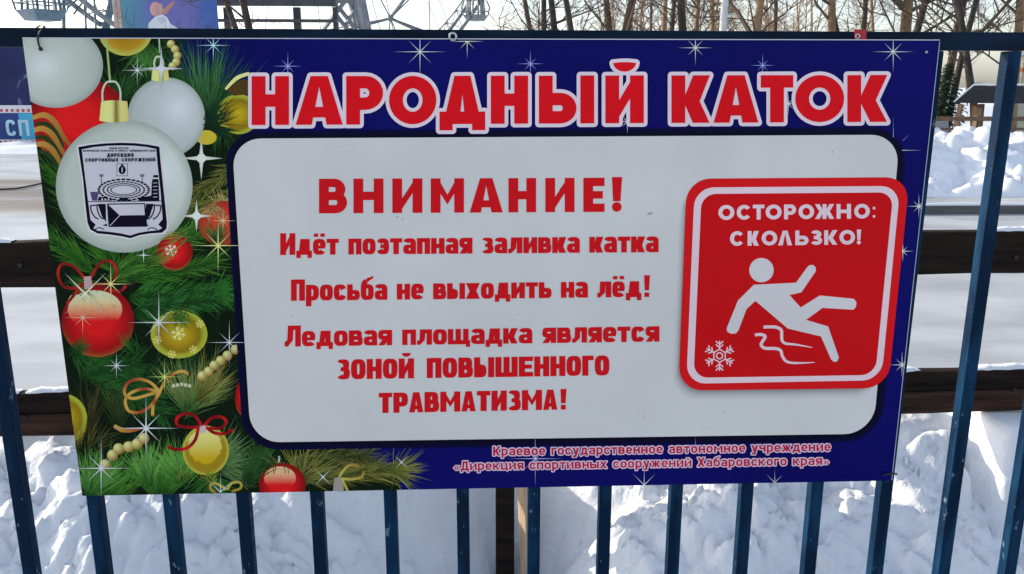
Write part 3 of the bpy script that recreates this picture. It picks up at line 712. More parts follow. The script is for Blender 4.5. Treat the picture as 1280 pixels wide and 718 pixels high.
# =================================================================== LETTERING (own stroke alphabet)
def R_(x0, y0, x1, y1): return [(x0, y0), (x1, y0), (x1, y1), (x0, y1)]
def para(xb, xt, y0, y1, hw): return [(xb, y0), (xb+hw, y0), (xt+hw, y1), (xt, y1)]
def ring(cx, cy, rx, ry, tv, th, a0=0, a1=360, n=None, ex=2.0):
    n = n or max(6, int(abs(a1-a0)/12)); out = []
    def P(a, rx_, ry_):
        c, s_ = math.cos(a), math.sin(a); k = 2/ex
        return (cx+rx_*math.copysign(abs(c)**k, c), cy+ry_*math.copysign(abs(s_)**k, s_))
    for i in range(n):
        A, B = math.radians(a0+(a1-a0)*i/n), math.radians(a0+(a1-a0)*(i+1)/n)
        out.append([P(A, rx, ry), P(B, rx, ry), P(B, max(.05, rx-tv), max(.05, ry-th)), P(A, max(.05, rx-tv), max(.05, ry-th))])
    return out
def bowl(x0, x1, y0, y1, tv, th, ex):
    ry = (y1-y0)/2; rx = min(x1-x0-tv*.4, ry*1.05); xm = x1-rx; cy = (y0+y1)/2
    return [R_(x0, y0, xm+.02, y0+th), R_(x0, y1-th, xm+.02, y1)] + ring(xm, cy, rx, ry, min(tv, rx-.3), th, -90, 90, 12, ex)
def mir(polys, w_): return [[(w_-x, y) for x, y in p] for p in polys]
def glyph(ch, w_, h, tv, th, ex):
    """convex polygons of a letter, box 0..w_, 0..h, y up"""
    low = ch.lower() == ch and ch.isalpha(); c = ch.upper()
    if low and ch == 'а':
        return [R_(w_-tv, 0, w_, h*.68)] + ring(w_/2+.0, h*.62, w_/2, h*.38, tv, th, 0, 160, 10, ex) + ring(w_*.5, h*.30, w_*.5, h*.30, tv, th*.9, 90, 270, 10, ex) + [R_(w_*.45, 0, w_-tv+.05, th*.85), R_(w_*.45, h*.6-th*.8, w_-tv+.05, h*.6)]
    if low and ch == 'б':
        return ring(w_/2, h/2, w_/2, h/2, tv, th, 0, 360, 24, ex) + ring(w_*.62, h*.62, w_*.62, h*.72, tv, th, 105, 180, 8, ex) + [[(w_*.44, h*1.36), (w_*.44, h*1.36-th), (w_*.95, h*1.45-th*.3), (w_*.98, h*1.52)]]
    if low and ch in 'её':
        o = ring(w_/2, h/2, w_/2, h/2, tv, th, 0, 325, 22, ex) + [R_(tv*.6, h*.5-th*.42, w_-tv*.1, h*.5+th*.3)]
        if ch == 'ё': d = tv*.8; o += [R_(w_*.5-d*1.25, h*1.13, w_*.5-d*.25, h*1.13+d*.75), R_(w_*.5+d*.25, h*1.13, w_*.5+d*1.25, h*1.13+d*.75)]
        return o
    if low and ch == 'р': return [R_(0, -h*.36, tv, h)] + bowl(tv*.5, w_, 0, h, tv, th, ex)
    if low and ch == 'у': 
        hw = tv*1.12; return [para(w_*.28, w_-hw, -h*.36, h, hw), [(w_*.36, h*.02), (w_*.36+hw, h*.02), (hw, h), (0, h)], R_(w_*.02, -h*.36, w_*.36, -h*.36+th)]
    if c == 'О': return ring(w_/2, h/2, w_/2, h/2, tv, th, 0, 360, 36, ex)
    if c == 'С': return ring(w_/2, h/2, w_/2, h/2, tv, th, 38 if ex < 2.4 else 22, 322 if ex < 2.4 else 338, 26, ex)
    if c == 'Э': return mir(ring(w_/2, h/2, w_/2, h/2, tv, th, 26, 334, 26, ex), w_) + [R_(w_*.3, h/2-th*.42, w_-tv*.6, h/2+th*.42)]
    if c == 'З':
        ru, rl = h*.27, h*.30
        return ring(w_*.47, h-ru, w_*.47, ru, tv, th, 155, -90, 18, ex) + ring(w_*.5, rl, w_*.5, rl, tv, th, -155, 90, 18, ex) + [R_(w_*.28, h*.5-th*.42, w_*.52, h*.5+th*.48)]
    if c == 'Р': return [R_(0, 0, tv, h)] + bowl(tv*.5, w_, h*.30, h, tv, th, ex)
    if c == 'Я': 
        hw = tv*1.15
        return mir([R_(0, 0, tv, h)] + bowl(tv*.5, w_, h*.36, h, tv, th, ex), w_) + [para(0, w_*.34, 0, h*.42, hw)]
    if c == 'В': return [R_(0, 0, tv, h)] + bowl(tv*.5, w_*.94, h*.5-th*.5, h, tv, th, ex) + bowl(tv*.5, w_, 0, h*.5+th*.5, tv, th, ex)
    if c == 'Ь': return [R_(0, 0, tv, h)] + bowl(tv*.5, w_, 0, h*.64, tv, th, ex)
    if c == 'Ы': return [R_(0, 0, tv, h)] + bowl(tv*.5, w_-tv*1.28, 0, h*.64, tv, th, ex) + [R_(w_-tv, 0, w_, h)]
    if c == 'Н': return [R_(0, 0, tv, h), R_(w_-tv, 0, w_, h), R_(tv*.9, h*.5-th/2, w_-tv*.9, h*.5+th/2)]
    if c == 'П': return [R_(0, 0, tv, h), R_(w_-tv, 0, w_, h), R_(tv*.9, h-th, w_-tv*.9, h)]
    if c in 'ИЙ':
        o = [R_(0, 0, tv, h), R_(w_-tv, 0, w_, h), [(0, 0), (tv*.55, 0), (w_, h), (w_-tv*.55, h)]]
        hw = tv*1.18; o[2] = [(tv*.02, 0), (tv*.02+hw*.5, 0), (tv, h*.28), (w_-tv, h), (w_-tv-.01, h*.98), (tv, h*.06)][:4] if False else [(0, 0), (tv*.72, 0), (w_, h), (w_-tv*.72, h)]
        if c == 'Й': o += ring(w_/2, h*1.28, w_*.30, h*.20, tv*.62, th*.8, 185, 355, 10, 2)
        return o
    if c == 'Ш': m_ = (w_-tv)/2; return [R_(0, 0, tv, h), R_(m_, 0, m_+tv, h), R_(w_-tv, 0, w_, h), R_(tv*.9, 0, w_-tv*.9, th)]
    if c == 'Щ': 
        W = w_*.93; m_ = (W-tv)/2; return [R_(0, 0, tv, h), R_(m_, 0, m_+tv, h), R_(W-tv, 0, W, h), R_(tv*.9, 0, w_, th), R_(w_-tv*.8, -h*.17, w_, th*.5)]
    if c == 'Ц': W = w_*.9; return [R_(0, 0, tv, h), R_(W-tv, 0, W, h), R_(tv*.9, 0, w_, th), R_(w_-tv*.8, -h*.17, w_, th*.5)]
    if c == 'Ч': return [R_(w_-tv, 0, w_, h), R_(0, h*.55, tv, h), R_(tv*.3, h*.42, w_-tv*.9, h*.42+th)] + [[(0, h*.56), (tv*.35, h*.42), (tv, h*.5), (tv, h*.56)]]
    if c == 'Т': return [R_(w_/2-tv/2, 0, w_/2+tv/2, h), R_(0, h-th, w_, h)]
    if c == 'Г': return [R_(0, 0, tv, h), R_(tv*.9, h-th, w_, h)]
    if c == 'Е': return [R_(0, 0, tv, h), R_(tv*.9, h-th, w_, h), R_(tv*.9, 0, w_, th), R_(tv*.9, h*.5-th*.45, w_*.92, h*.5+th*.45)]
    if c == 'К': 
        hw = tv*1.22; return [R_(0, 0, tv, h), para(tv*.75, w_-hw*.98, h*.40, h, hw), [(w_-hw, 0), (w_, 0), (tv*.9+hw*.75, h*.60), (tv*.75, h*.54)]]
    if c == 'Ж':
        hw = tv*1.15; m_ = w_/2
        R1 = [para(m_, w_-hw, h*.44, h, hw), [(w_-hw, 0), (w_, 0), (m_+hw, h*.58), (m_, h*.56)]]
        return [R_(m_-tv/2, 0, m_+tv/2, h)] + R1 + mir(R1, w_)
    if c == 'Х': hw = tv*1.22; return [para(0, w_-hw, 0, h, hw), [(w_-hw, 0), (w_, 0), (hw, h), (0, h)]]
    if c == 'М': 
        return [R_(0, 0, tv, h), R_(w_-tv, 0, w_, h), [(0, h), (tv*.75, h), (w_/2+.0, h*.52), (w_/2, h*.24)], [(w_, h), (w_-tv*.75, h), (w_/2, h*.52), (w_/2, h*.24)]]
    if c == 'А': 
        hw = tv*(1.16 if ex < 2.4 else .92); t_ = hw*1.08; m_ = w_/2
        return [[(0, 0), (hw, 0), (m_+t_*.12, h), (m_-t_/2, h)], [(w_-hw, 0), (w_, 0), (m_+t_/2, h), (m_-t_*.12, h)], [(w_*.2, h*.15), (w_*.8, h*.15), (w_*.72, h*.15+th*.85), (w_*.28, h*.15+th*.85)]]
    if c == 'Λ': hw = tv*1.16; m_ = w_/2; return [[(0, 0), (hw, 0), (m_+hw*.12, h), (m_-hw/2, h)], [(w_-hw, 0), (w_, 0), (m_+hw/2, h), (m_-hw*.12, h)]]
    if c == 'Л': 
        return [R_(w_-tv, 0, w_, h), R_(w_*.2, h-th, w_-tv*.9, h), [(w_*.16, h*.3), (w_*.16+tv, h*.3), (w_*.2+tv, h), (w_*.2, h)], [(0, 0), (w_*.20, 0), (w_*.16+tv, h*.3), (w_*.16, h*.3)], [(0, 0), (w_*.16, h*.3), (w_*.13, h*.2), (0, th)]]
    if c == 'Д' and ex < 2.4:        # geometric: A-shape standing on two feet
        hw = tv*1.16; m_ = w_/2; f = h*.13
        return [[(w_*.08, 0), (w_*.08+hw, 0), (m_+hw*.12, h), (m_-hw/2, h)], [(w_*.92-hw, 0), (w_*.92, 0), (m_+hw/2, h), (m_-hw*.12, h)], R_(0, 0, w_, th), R_(0, -f, tv*.95, th*.5), R_(w_-tv*.95, -f, w_, th*.5)]
    if c == 'Д': 
        return [R_(w_*.86-tv, 0, w_*.86, h), R_(w_*.3, h-th, w_*.86-tv*.9, h), [(w_*.14, 0), (w_*.14+tv*.95, 0), (w_*.26+tv, h), (w_*.26, h)], R_(0, 0, w_, th), R_(0, -h*.2, tv*.8, th*.5), R_(w_-tv*.8, -h*.2, w_, th*.5)]
    if c == 'У': hw = tv*1.15; return [para(w_*.2, w_-hw, 0, h, hw), [(w_*.38, h*.34), (w_*.38+hw, h*.34), (hw, h), (0, h)], R_(0, 0, w_*.3, th)]
    if c == 'Ф': return [R_(w_/2-tv/2, -h*.05, w_/2+tv/2, h*1.05)] + ring(w_/2, h/2, w_/2, h*.40, tv*.8, th, 0, 360, 24, ex)
    if ch == '!': 
        k = w_*.5
        dot = [R_(k-tv*.42, 0, k+tv*.42, tv*.8)] if ex >= 2.4 else ring(k, tv*.5, tv*.5, tv*.5, tv*.5, tv*.5, 0, 360, 16)
        return [[(k-tv*.38, h*.31), (k+tv*.38, h*.31), (k+tv*.55, h*1.02), (k-tv*.5, h*1.02)]] + dot
    if ch == ':': return [R_(w_/2-tv*.3, h*.06, w_/2+tv*.3, h*.06+tv*.6), R_(w_/2-tv*.3, h*.62, w_/2+tv*.3, h*.62+tv*.6)]
    if ch in '«»':
        o = []
        for k in (0, .45): o += [[(w_*k, h*.36), (w_*(k+.22), h*.36), (w_*(k+.52), h*.64), (w_*(k+.32), h*.64)], [(w_*k, h*.36), (w_*(k+.22), h*.36), (w_*(k+.52), h*.08), (w_*(k+.32), h*.08)]]
        return mir(o, w_) if ch == '»' else o
    return []
WID = dict(zip('абвгдеёжзийклмнопрстуфхцчшщьыэя', (.78, .80, .80, .62, .95, .78, .78, 1.2, .70, .84, .84, .84, .86, 1.1, .82, .80, .80, .80, .76, .74, .82, 1.1, .86, .90, .80, 1.22, 1.28, .78, 1.10, .76, .80)))
WID.update({'!': .42, ':': .4, '«': .7, '»': .7, ' ': .46})
def put(p, polys, ox, oy, sh, col, dil=0.0):
    """place polygons (y up) at pixel origin, sh = slope of the baseline"""
    Q = [[(ox+x, oy-y+sh*x) for x, y in q_] for q_ in polys]
    if dil:
        cnt = {}
        key = lambda a, b: tuple(sorted(((round(a[0], 2), round(a[1], 2)), (round(b[0], 2), round(b[1], 2)))))
        for q_ in Q:
            for i in range(len(q_)): k = key(q_[i-1], q_[i]); cnt[k] = cnt.get(k, 0)+1
        for q_ in Q:
            small = len(polys) > 8 and len(q_) == 4
            p.poly(q_, col); n = len(q_)
            for i in range(n):
                a, b, c = q_[i], q_[(i+1) % n], q_[(i+2) % n]
                L = math.hypot(b[0]-a[0], b[1]-a[1])
                if L < .05 or cnt[key(a, b)] > 1: continue
                u = ((b[0]-a[0])/L, (b[1]-a[1])/L); e = dil*.12 if L < dil*1.6 else 0
                p.stroke([(a[0]-u[0]*e, a[1]-u[1]*e), (b[0]+u[0]*e, b[1]+u[1]*e)], dil*2, col, False)
                M = math.hypot(c[0]-b[0], c[1]-b[1]) or 1
                turn = abs(u[0]*(c[1]-b[1])/M-u[1]*(c[0]-b[0])/M)
                if turn > .5 and (L > dil*1.6 or M > dil*1.6): p.disc(b[0], b[1], dil, dil, lambda u_, v_: col, 1, 14)
    else:
        for q_ in Q: p.poly(q_, col)
def line(p, text, x0, x1, yb0, yb1, xh, cap_, col, tv, th, ex=3.0, dil=0.0, gap=.10, p2=None, col2=None):
    adv = []
    for ch in text:
        big = ch.isupper() or ch in '!«»'
        hh = cap_ if ch.isupper() or ch == '!' else xh
        w_ = WID[ch.lower()]*(hh if not ch.isupper() else cap_*.80); adv.append((w_, hh))
    G = gap*xh; tot = sum(a for a, _ in adv)+G*(len(text)-1); k = (x1-x0)/tot
    x = 0.0; slope = (yb1-yb0)/(x1-x0)
    for ch, (w_, hh) in zip(text, adv):
        if ch != ' ':
            g_ = glyph(ch, w_*k, hh, tv*(1.06 if ch.isupper() else 1), th*(1.06 if ch.isupper() else 1), ex)
            if p2 is not None: put(p2, g_, x0+x, yb0+slope*x, slope, col2, dil)
            put(p, g_, x0+x, yb0+slope*x, slope, col)
        x += (w_+G)*k
def letters(p, spec, yb0, yb1, ht0, ht1, col, tv, th, ex=2.0, dil=0.0, col2=None, p2=None):
    """explicit boxes: (char, left, right)"""
    X0, X1 = spec[0][1], spec[-1][2]
    for ch, a, b in spec:
        t = ((a+b)/2-X0)/(X1-X0); yb = yb0+(yb1-yb0)*(a-X0)/(X1-X0); h = ht0+(ht1-ht0)*t; sl = (yb1-yb0)/(X1-X0)
        g_ = glyph(ch, b-a, h, tv, th, ex)
        if p2 is not None: put(p2, g_, a, yb, sl, col2, dil)
        put(p, g_, a, yb, sl, col)

# crest text
line(crest_p, 'МИНИСТЕРСТВО', 137, 161, 186.6, 186.6, 2.2, 2.2, INK, .55, .5, 3, gap=.2)
line(crest_p, 'ФИЗИЧЕСКОЙ КУЛЬТУРЫ И СПОРТА ХАБАРОВСКОГО КРАЯ'.replace('Б', 'В'), 104, 195, 189.8, 189.6, 2.2, 2.2, INK, .5, .5, 3, gap=.2) if False else line(crest_p, 'ФИЗИЧЕСКОЙ КУЛЬТУРЫ И СПОРТА', 104, 160, 189.8, 189.7, 2.2, 2.2, INK, .5, .5, 3, gap=.2)
line(crest_p, 'Хабаровского края', 162, 195, 189.7, 189.6, 2.2, 2.2, INK, .5, .5, 3, gap=.2)
line(crest_p, 'ДИРЕКЦИЯ', 134.5, 167.5, 196.3, 196.1, 4.4, 4.4, INK, 1.15, .9, 3, gap=.22)
line(crest_p, 'СПОРТИВНЫХ СООРУЖЕНИЙ', 107.5, 194.5, 202.3, 201.8, 4.2, 4.2, INK, 1.1, .9, 3, gap=.22)
crest_p.build('crest_print', sign)

# white panel with its dark soft margin
pn = Print(1.4e-3)
dark = C(4, 3, 15)
pn2 = Print(1.3e-3)
for i in range(8):
    gw = 13-i*1.7; cc = lerp(C(2, 3, 46), dark, (i/7)**.8)
    if i < 2: continue
    pn2.poly(rquad(PTL, PTR, PBR, PBL, 36, 10, gw), cc)
pn2.build('panel_margin', sign)
pts = rquad(PTL, PTR, PBR, PBL, 36, 10)
pn.poly(pts, C(156, 157, 160))
r9 = random.Random(2)
for x, y, r in ((497, 271, 1.2), (503, 274, 1.0), (812, 267, 3.2), (366, 396, 1.0), (700, 236, 1.0), (560, 330, .8), (805, 520, 1.2), (905, 515, .9), (430, 190, .9), (1040, 190, 1.3), (640, 400, .8), (350, 470, 1.1)):
    a = r9.uniform(0, PI); pn.stroke([(x-math.cos(a)*r*1.6, y-math.sin(a)*r), (x, y+r9.uniform(-.5, .5)), (x+math.cos(a)*r*1.6, y+math.sin(a)*r)], [.3, r*.9, .3], C(112, 114, 118) if r > 2 else C(84, 84, 88))
panel = pn.build('text_panel', sign)
# title
REDT, REDB, PINK = C(166, 10, 20), C(156, 12, 20), C(172, 160, 172)
tl, to = Print(2.0e-3), Print(1.4e-3, step=5e-7)
letters(tl, [('Н', 315, 361.5), ('А', 370, 428.5), ('Р', 433, 479), ('О', 486.5, 545.5), ('Д', 549.5, 606.5), ('Н', 613.5, 660), ('Ы', 673.5, 742.5), ('Й', 756.5, 804.5), ('К', 839, 886.5), ('А', 891.5, 947.5), ('Т', 950.5, 991), ('О', 993.5, 1054.5), ('К', 1058.5, 1108)],
        156.5, 152.5, 61, 58.5, REDT, 17.2, 15.5, 2.0, 4.6, PINK, to)
to.build('title_outline', sign); tl.build('title_lettering', sign)
# panel texts
def textpart(name, fn, d=1.75e-3):
    p = Print(d); fn(p); return p.build(name, panel)
textpart('lettering', lambda p: letters(p, [('В', 399, 434), ('Н', 442, 479.5), ('И', 490.5, 528), ('М', 538.5, 580), ('А', 587, 628.5), ('Н', 635.5, 670), ('И', 681.5, 718), ('Е', 729, 755.5), ('!', 763, 778.5)], 266.8, 264.8, 43.2, 42.6, REDB, 12.2, 10.4, 2.0))
textpart('lettering', lambda p: line(p, 'Идёт поэтапная заливка катка', 350.5, 823, 318.8, 315.2, 19.8, 27.2, REDB, 6.9, 5.2, gap=.06))
textpart('lettering', lambda p: line(p, 'Просьба не выходить на лёд!', 364, 814, 376, 371, 19.8, 26.6, REDB, 6.9, 5.2, gap=.06))
textpart('lettering', lambda p: line(p, 'Ледовая площадка является', 356, 824, 433.2, 426.8, 19.2, 26.2, REDB, 6.7, 5.1, gap=.06))
textpart('lettering', lambda p: line(p, 'ЗОНОЙ ПОВЫШЕННОГО', 421.5, 761.5, 474.2, 469, 25, 25, REDB, 7.2, 5.4, gap=.05))
textpart('lettering', lambda p: line(p, 'ТРАВМАТИЗМА!', 473.5, 710, 516.2, 511.6, 25.2, 25.2, REDB, 7.3, 5.4, gap=.05))
fo, fl = Print(1.4e-3, step=1e-7), Print(2.0e-3, step=3e-7)
FR, FP = C(140, 14, 40), C(178, 150, 172)
line(fl, 'Краевое государственное автономное учреждение', 616.5, 1037.5, 569.2, 563.4, 8.4, 11.2, FR, 2.1, 1.8, 2.5, 1.5, .18, fo, FP)
line(fl, '«Дирекция спортивных сооружений Хабаровского края»', 567.5, 1035.5, 587.6, 580.4, 8.2, 11.0, FR, 2.05, 1.75, 2.5, 1.5, .18, fo, FP)
fo.build('footer_outline', sign); fl.build('footer_lettering', sign)

# warning square
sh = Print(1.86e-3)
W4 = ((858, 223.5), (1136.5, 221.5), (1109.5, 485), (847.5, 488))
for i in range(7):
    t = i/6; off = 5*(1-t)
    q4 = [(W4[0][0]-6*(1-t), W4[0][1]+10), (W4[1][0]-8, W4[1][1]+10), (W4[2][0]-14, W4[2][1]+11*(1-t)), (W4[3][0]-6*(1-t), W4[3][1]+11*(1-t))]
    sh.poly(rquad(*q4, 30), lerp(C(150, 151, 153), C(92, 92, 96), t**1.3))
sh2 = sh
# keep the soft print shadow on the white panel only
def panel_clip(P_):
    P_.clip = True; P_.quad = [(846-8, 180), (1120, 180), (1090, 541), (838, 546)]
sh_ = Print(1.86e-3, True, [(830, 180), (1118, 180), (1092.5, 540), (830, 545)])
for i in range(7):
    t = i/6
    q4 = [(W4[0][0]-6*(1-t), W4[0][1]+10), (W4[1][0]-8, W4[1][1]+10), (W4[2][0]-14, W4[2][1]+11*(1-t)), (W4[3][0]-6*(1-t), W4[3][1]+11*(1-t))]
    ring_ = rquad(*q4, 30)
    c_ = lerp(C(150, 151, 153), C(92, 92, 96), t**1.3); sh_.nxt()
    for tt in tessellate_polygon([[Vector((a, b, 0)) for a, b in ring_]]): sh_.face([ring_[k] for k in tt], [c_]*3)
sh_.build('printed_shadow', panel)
ws = Print(1.95e-3)
RW, RWD, WH = C(162, 15, 20), C(152, 9, 15), C(172, 156, 166)
def vgrad(p, ring_, c_):
    p.nxt()
    for tt in tessellate_polygon([[Vector((a, b, 0)) for a, b in ring_]]): p.face([ring_[k] for k in tt], [c_(ring_[k][1]) for k in tt])
vgrad(ws, rquad(*W4, 30), lambda y: RW)
warn = ws.build('warning_square', sign)
wb = Print(2.0e-3)
wb.poly(rquad((868, 234.5), (1124.5, 232.5), (1101, 475), (857.5, 479.5), 24), WH)
wb.poly(rquad((876.5, 242.5), (1116, 240.5), (1093.5, 468.5), (866.5, 472), 18), RWD)
wb.build('border_line', warn)
wl = Print(2.05e-3)
letters(wl, [('О', 897.5, 917.5), ('С', 920.5, 939), ('Т', 940.5, 955), ('О', 956.5, 976.5), ('Р', 979.5, 994.5), ('О', 997.5, 1017), ('Ж', 1018, 1042), ('Н', 1045, 1063), ('О', 1067, 1086.5), (':', 1088.5, 1095)], 275, 273, 18.6, 18.4, WH, 5.0, 4.4)
letters(wl, [('С', 912, 930), ('К', 934, 948), ('О', 951.5, 971), ('Λ', 972, 989.5), ('Ь', 993.5, 1010), ('З', 1012.5, 1027), ('К', 1029.5, 1046), ('О', 1048.5, 1068), ('!', 1068.5, 1077)], 307.4, 305.4, 18.4, 18.2, WH, 5.0, 4.4)
wl.build('lettering', warn)
pg = Print(2.05e-3)
F_ = C(160, 158, 163)
pg.disc(951.3, 337.6, 15.2, 15.2, lambda u, v: F_, 2, 36)
body = [(395, 178), (600, 168), (652, 95), (665, 83), (682, 82), (695, 95), (695, 112), (625, 215), (568, 228), (622, 288), (715, 230), (880, 246), (892, 262), (890, 285), (878, 299), (728, 290), (648, 348), (755, 380), (807, 530), (800, 548), (784, 552), (770, 540), (720, 428), (560, 390), (403, 256), (360, 295), (320, 400), (308, 414), (285, 415), (266, 405), (264, 388), (318, 255)]
pg.poly([(840+x/3.881, 310+y/3.881) for x, y in body], F_)
T_ = lambda L: [(840+x/3.881, 310+y/3.881) for x, y in L]
pg.stroke(T_([(442, 383), (475, 382), (505, 384), (528, 398), (530, 425), (533, 450), (552, 463), (600, 468), (678, 482)]), [3.8, 3.8, 3.8, 3.8, 3.8, 3.6, 3.2, 2.4, .8], WH)
pg.stroke(T_([(400, 421), (430, 419), (450, 428), (440, 448), (430, 468), (448, 485), (500, 487), (525, 497), (534, 525), (555, 550), (600, 557), (690, 554)]), [3.8]*8+[3.6, 3.4, 2.6, .8], WH)
pg.build('pictogram', warn)
sf = Print(2.05e-3); fx, fy, fr_ = 899, 444.5, 18.6
for k in range(6):
    a = k*PI/3+PI/2
    P_ = lambda r, b=0.0: (fx+math.cos(a)*r+math.cos(a+PI/2)*b, fy+math.sin(a)*r+math.sin(a+PI/2)*b)
    sf.stroke([P_(8), P_(fr_)], 1.7, WH, False)
    for r0 in (10, 14.2):
        for s_ in (-1, 1): sf.stroke([P_(r0), P_(r0+4.0, s_*4.6)], 1.5, WH, False)
    b = a+PI/3
    for rr in (4.2, 8.2): sf.stroke([(fx+math.cos(a)*rr, fy+math.sin(a)*rr), (fx+math.cos(b)*rr, fy+math.sin(b)*rr)], 1.5, WH, False)
sf.build('snowflake', warn)

# sparkles
sp = Print(1.25e-3, step=2e-6)
SPW, SPB, SPY = C(160, 166, 170), C(110, 120, 176), C(176, 178, 112)
def spark(x, y, r, col, n=8, w_=1.9, rot=0.0, diag=.62, arms=None, d=None):
    w_ *= .66; r *= .93
    for k in range(n):
        if arms and k not in arms: continue
        a = rot+k*2*PI/n; L = r*(1 if k % 2 == 0 or n == 4 else diag)
        nx, ny = -math.sin(a)*w_/2, math.cos(a)*w_/2
        sp.grad([(x+nx, y+ny), (x+math.cos(a)*L, y+math.sin(a)*L), (x-nx, y-ny)], [col, lerp(col, (.02, .02, .06), .35), col])
    if not arms: sp.disc(x, y, w_*1.0, w_*1.0, lambda u, v: col, 2, 12)
for a in ((525, 65, 36, SPW), (360, 83, 20, SPB), (663, 80, 19, SPB), (869, 60, 24, SPW), (953, 82, 17, SPB), (1116, 65, 28, SPW), (985, 130, 16, SPW), (784, 152, 17, SPW),
          (172, 88, 22, SPW), (267, 57, 24, C(140, 180, 210)), (279, 276, 18, C(196, 150, 110)), (146, 457, 19, SPW), (287, 428, 32, SPW), (206, 471, 24, C(150, 180, 90)), (1148, 258, 17, SPW), (1128, 314, 15, SPW), (1127, 456, 19, SPW)):
    spark(*a)
spark(200.5+1.5, 86, 30, SPW, 4, 7); spark(252, 198, 29, C(176, 182, 170), 4, 9); spark(246, 270, 22, C(178, 184, 170), 4, 8)
spark(188, 151, 34, C(180, 186, 186), 8, 0.3); spark(273, 307, 40, SPY, 8, 2.4); spark(180, 319, 11, C(190, 200, 180), 4, 2)
spark(139, 355, 32, C(190, 170, 110), 8, 2.2); spark(107, 367, 40, C(176, 170, 150), 4, 4, PI/4); spark(104, 397, 26, C(196, 140, 120), 8, 1.8)
spark(199, 403, 44, SPW, 8, 2.8); spark(183, 535, 46, SPW, 8, 3.0); spark(127, 585, 42, SPW, 8, 2.6)
spark(404, 596, 15, SPW, 4, 2, PI/4); spark(502, 577.5, 13, SPW, 4, 1.8, PI/4)
spark(276, 615, 26, SPW, 8, 2.0, 0, .9, (5, 6, 7)); spark(805, 606, 24, SPW, 8, 1.6, 0, .9, (5, 6, 7)); spark(968, 603, 18, SPW, 8, 1.3, 0, .9, (5, 6, 7)); spark(584, 52, 24, C(196, 190, 160), 8, 1.6, 0, .6, (0, 1, 2, 3, 4))
spark(669, 573, 38, C(150, 150, 196), 8, 1.5); spark(869, 556, 12, SPB, 4, 1.0)
spark(1127, 188, 27, SPW, 4, 1.2, 0, 1, (0,)); spark(1116, 172, 30, SPB, 4, 1.2, 0, 1, (3,)); spark(1128, 176, 14, SPB, 8, 1.0, 0, 1, (7,))
sp.build('sparkle_print', sign)
# light cut edge of the sheet, along top and right
ed = Print(1.2e-3, False)
ed.stroke([(28.5, 47.6), (1174.5, 50.3)], 1.1, C(150, 150, 168), False)
ed.stroke([(1174.2, 52), (1114.3, 600)], 1.0, C(116, 124, 150), False)
ed.build('sheet_hem', sign)

# ties, ring and tag on the rail
def world_tube(name, pts, r, m, label, cat, n=8, group=None):
    bm = bmesh.new(); c = pts[0]
    tube(bm, [Vector(p)-Vector(c) for p in pts], r, n)
    o = from_bm(name, bm, m, None, True); o.location = c; tag(o, label, cat, group); return o
yt = -.0245
pts = [at(47, 47, .017), at(45, 36, .016), at(47, 33.6, .002), at(51, 31.5, -.012), at(56, 33.5, -.02), at(50, 40, yt), at(47, 49, yt), at(48.5, 56, yt-.002), at(50.5, 61, yt-.003)]
t1 = world_tube('cable_tie', pts, .0016, BLACK, 'black cord tie with its loose end over the white bauble corner', 'cable tie')
bm = bmesh.new(); bmesh.ops.create_uvsphere(bm, u_segments=10, v_segments=6, radius=.0032)
k_ = from_bm('knot', bm, BLACK, t1, True); k_.location = at(50.8, 61.5, yt-.003)-t1.location
pts = [at(1104, 594, -.0225), at(1110, 592.5, -.024), at(1117, 592, -.022), at(1121, 593, .004)]
world_tube('cable_tie', pts, .0018, BLACK, 'short black tie at the bottom right corner of the banner', 'cable tie')
ring_c = at(566, 46, -.0215); bm = bmesh.new(); R0, r0, rows = .0054, .0017, []
for i in range(24):
    a = 2*PI*i/24; rows.append([bm.verts.new(((R0+r0*math.cos(b))*math.cos(a), r0*math.sin(b)*.7, (R0+r0*math.cos(b))*math.sin(a))) for b in (2*PI*j/8 for j in range(8))])
for i in range(24):
    for j in range(8): bm.faces.new((rows[i][j], rows[(i+1) % 24][j], rows[(i+1) % 24][(j+1) % 8], rows[i][(j+1) % 8]))
gr_me = bpy.data.meshes.new('grommet'); bm.to_mesh(gr_me); bm.free(); gr_me.materials.append(ZINC)
for pl in gr_me.polygons: pl.use_smooth = True
def add_ring(px, py, y, s_, label, parent=None):
    o = bpy.data.objects.new('grommet', gr_me); COL.objects.link(o); o.location = at(px, py, y); o.scale = (s_,)*3
    if parent: o.parent = parent; o.location = Vector(o.location)-parent.location
    else: tag(o, label, 'grommet')
    return o
g1 = add_ring(566, 46, -.0222, 1, 'silver metal eyelet ring on the dark rail above the banner, near its middle')
tagp = [at(1068, 37, -.016), at(1083, 37, -.016), at(1083, 49.5, -.016), at(1068, 49.5, -.016)]
tr = empty('red_tag', tagp[3], 'small red vinyl tag with an eyelet clipped to the rail above the banner', 'tag')
bm = bmesh.new(); p4 = [p-Vector(tagp[3]) for p in tagp]
hexa(bm, [p4[3], p4[2], p4[2]+Vector((0, .0015, 0)), p4[3]+Vector((0, .0015, 0)), p4[0], p4[1], p4[1]+Vector((0, .0015, 0)), p4[0]+Vector((0, .0015, 0))])
from_bm('flap', bm, REDV, tr); add_ring(1072, 45.6, -.0178, .62, '', tr)
bm = bmesh.new(); bmesh.ops.create_uvsphere(bm, u_segments=10, v_segments=8, radius=.0024)
o = from_bm('bolt', bm, ZINC, None, True); o.location = at(1158, 65.5, -.0225); tag(o, 'tiny bolt head at the top right corner of the banner', 'bolt')

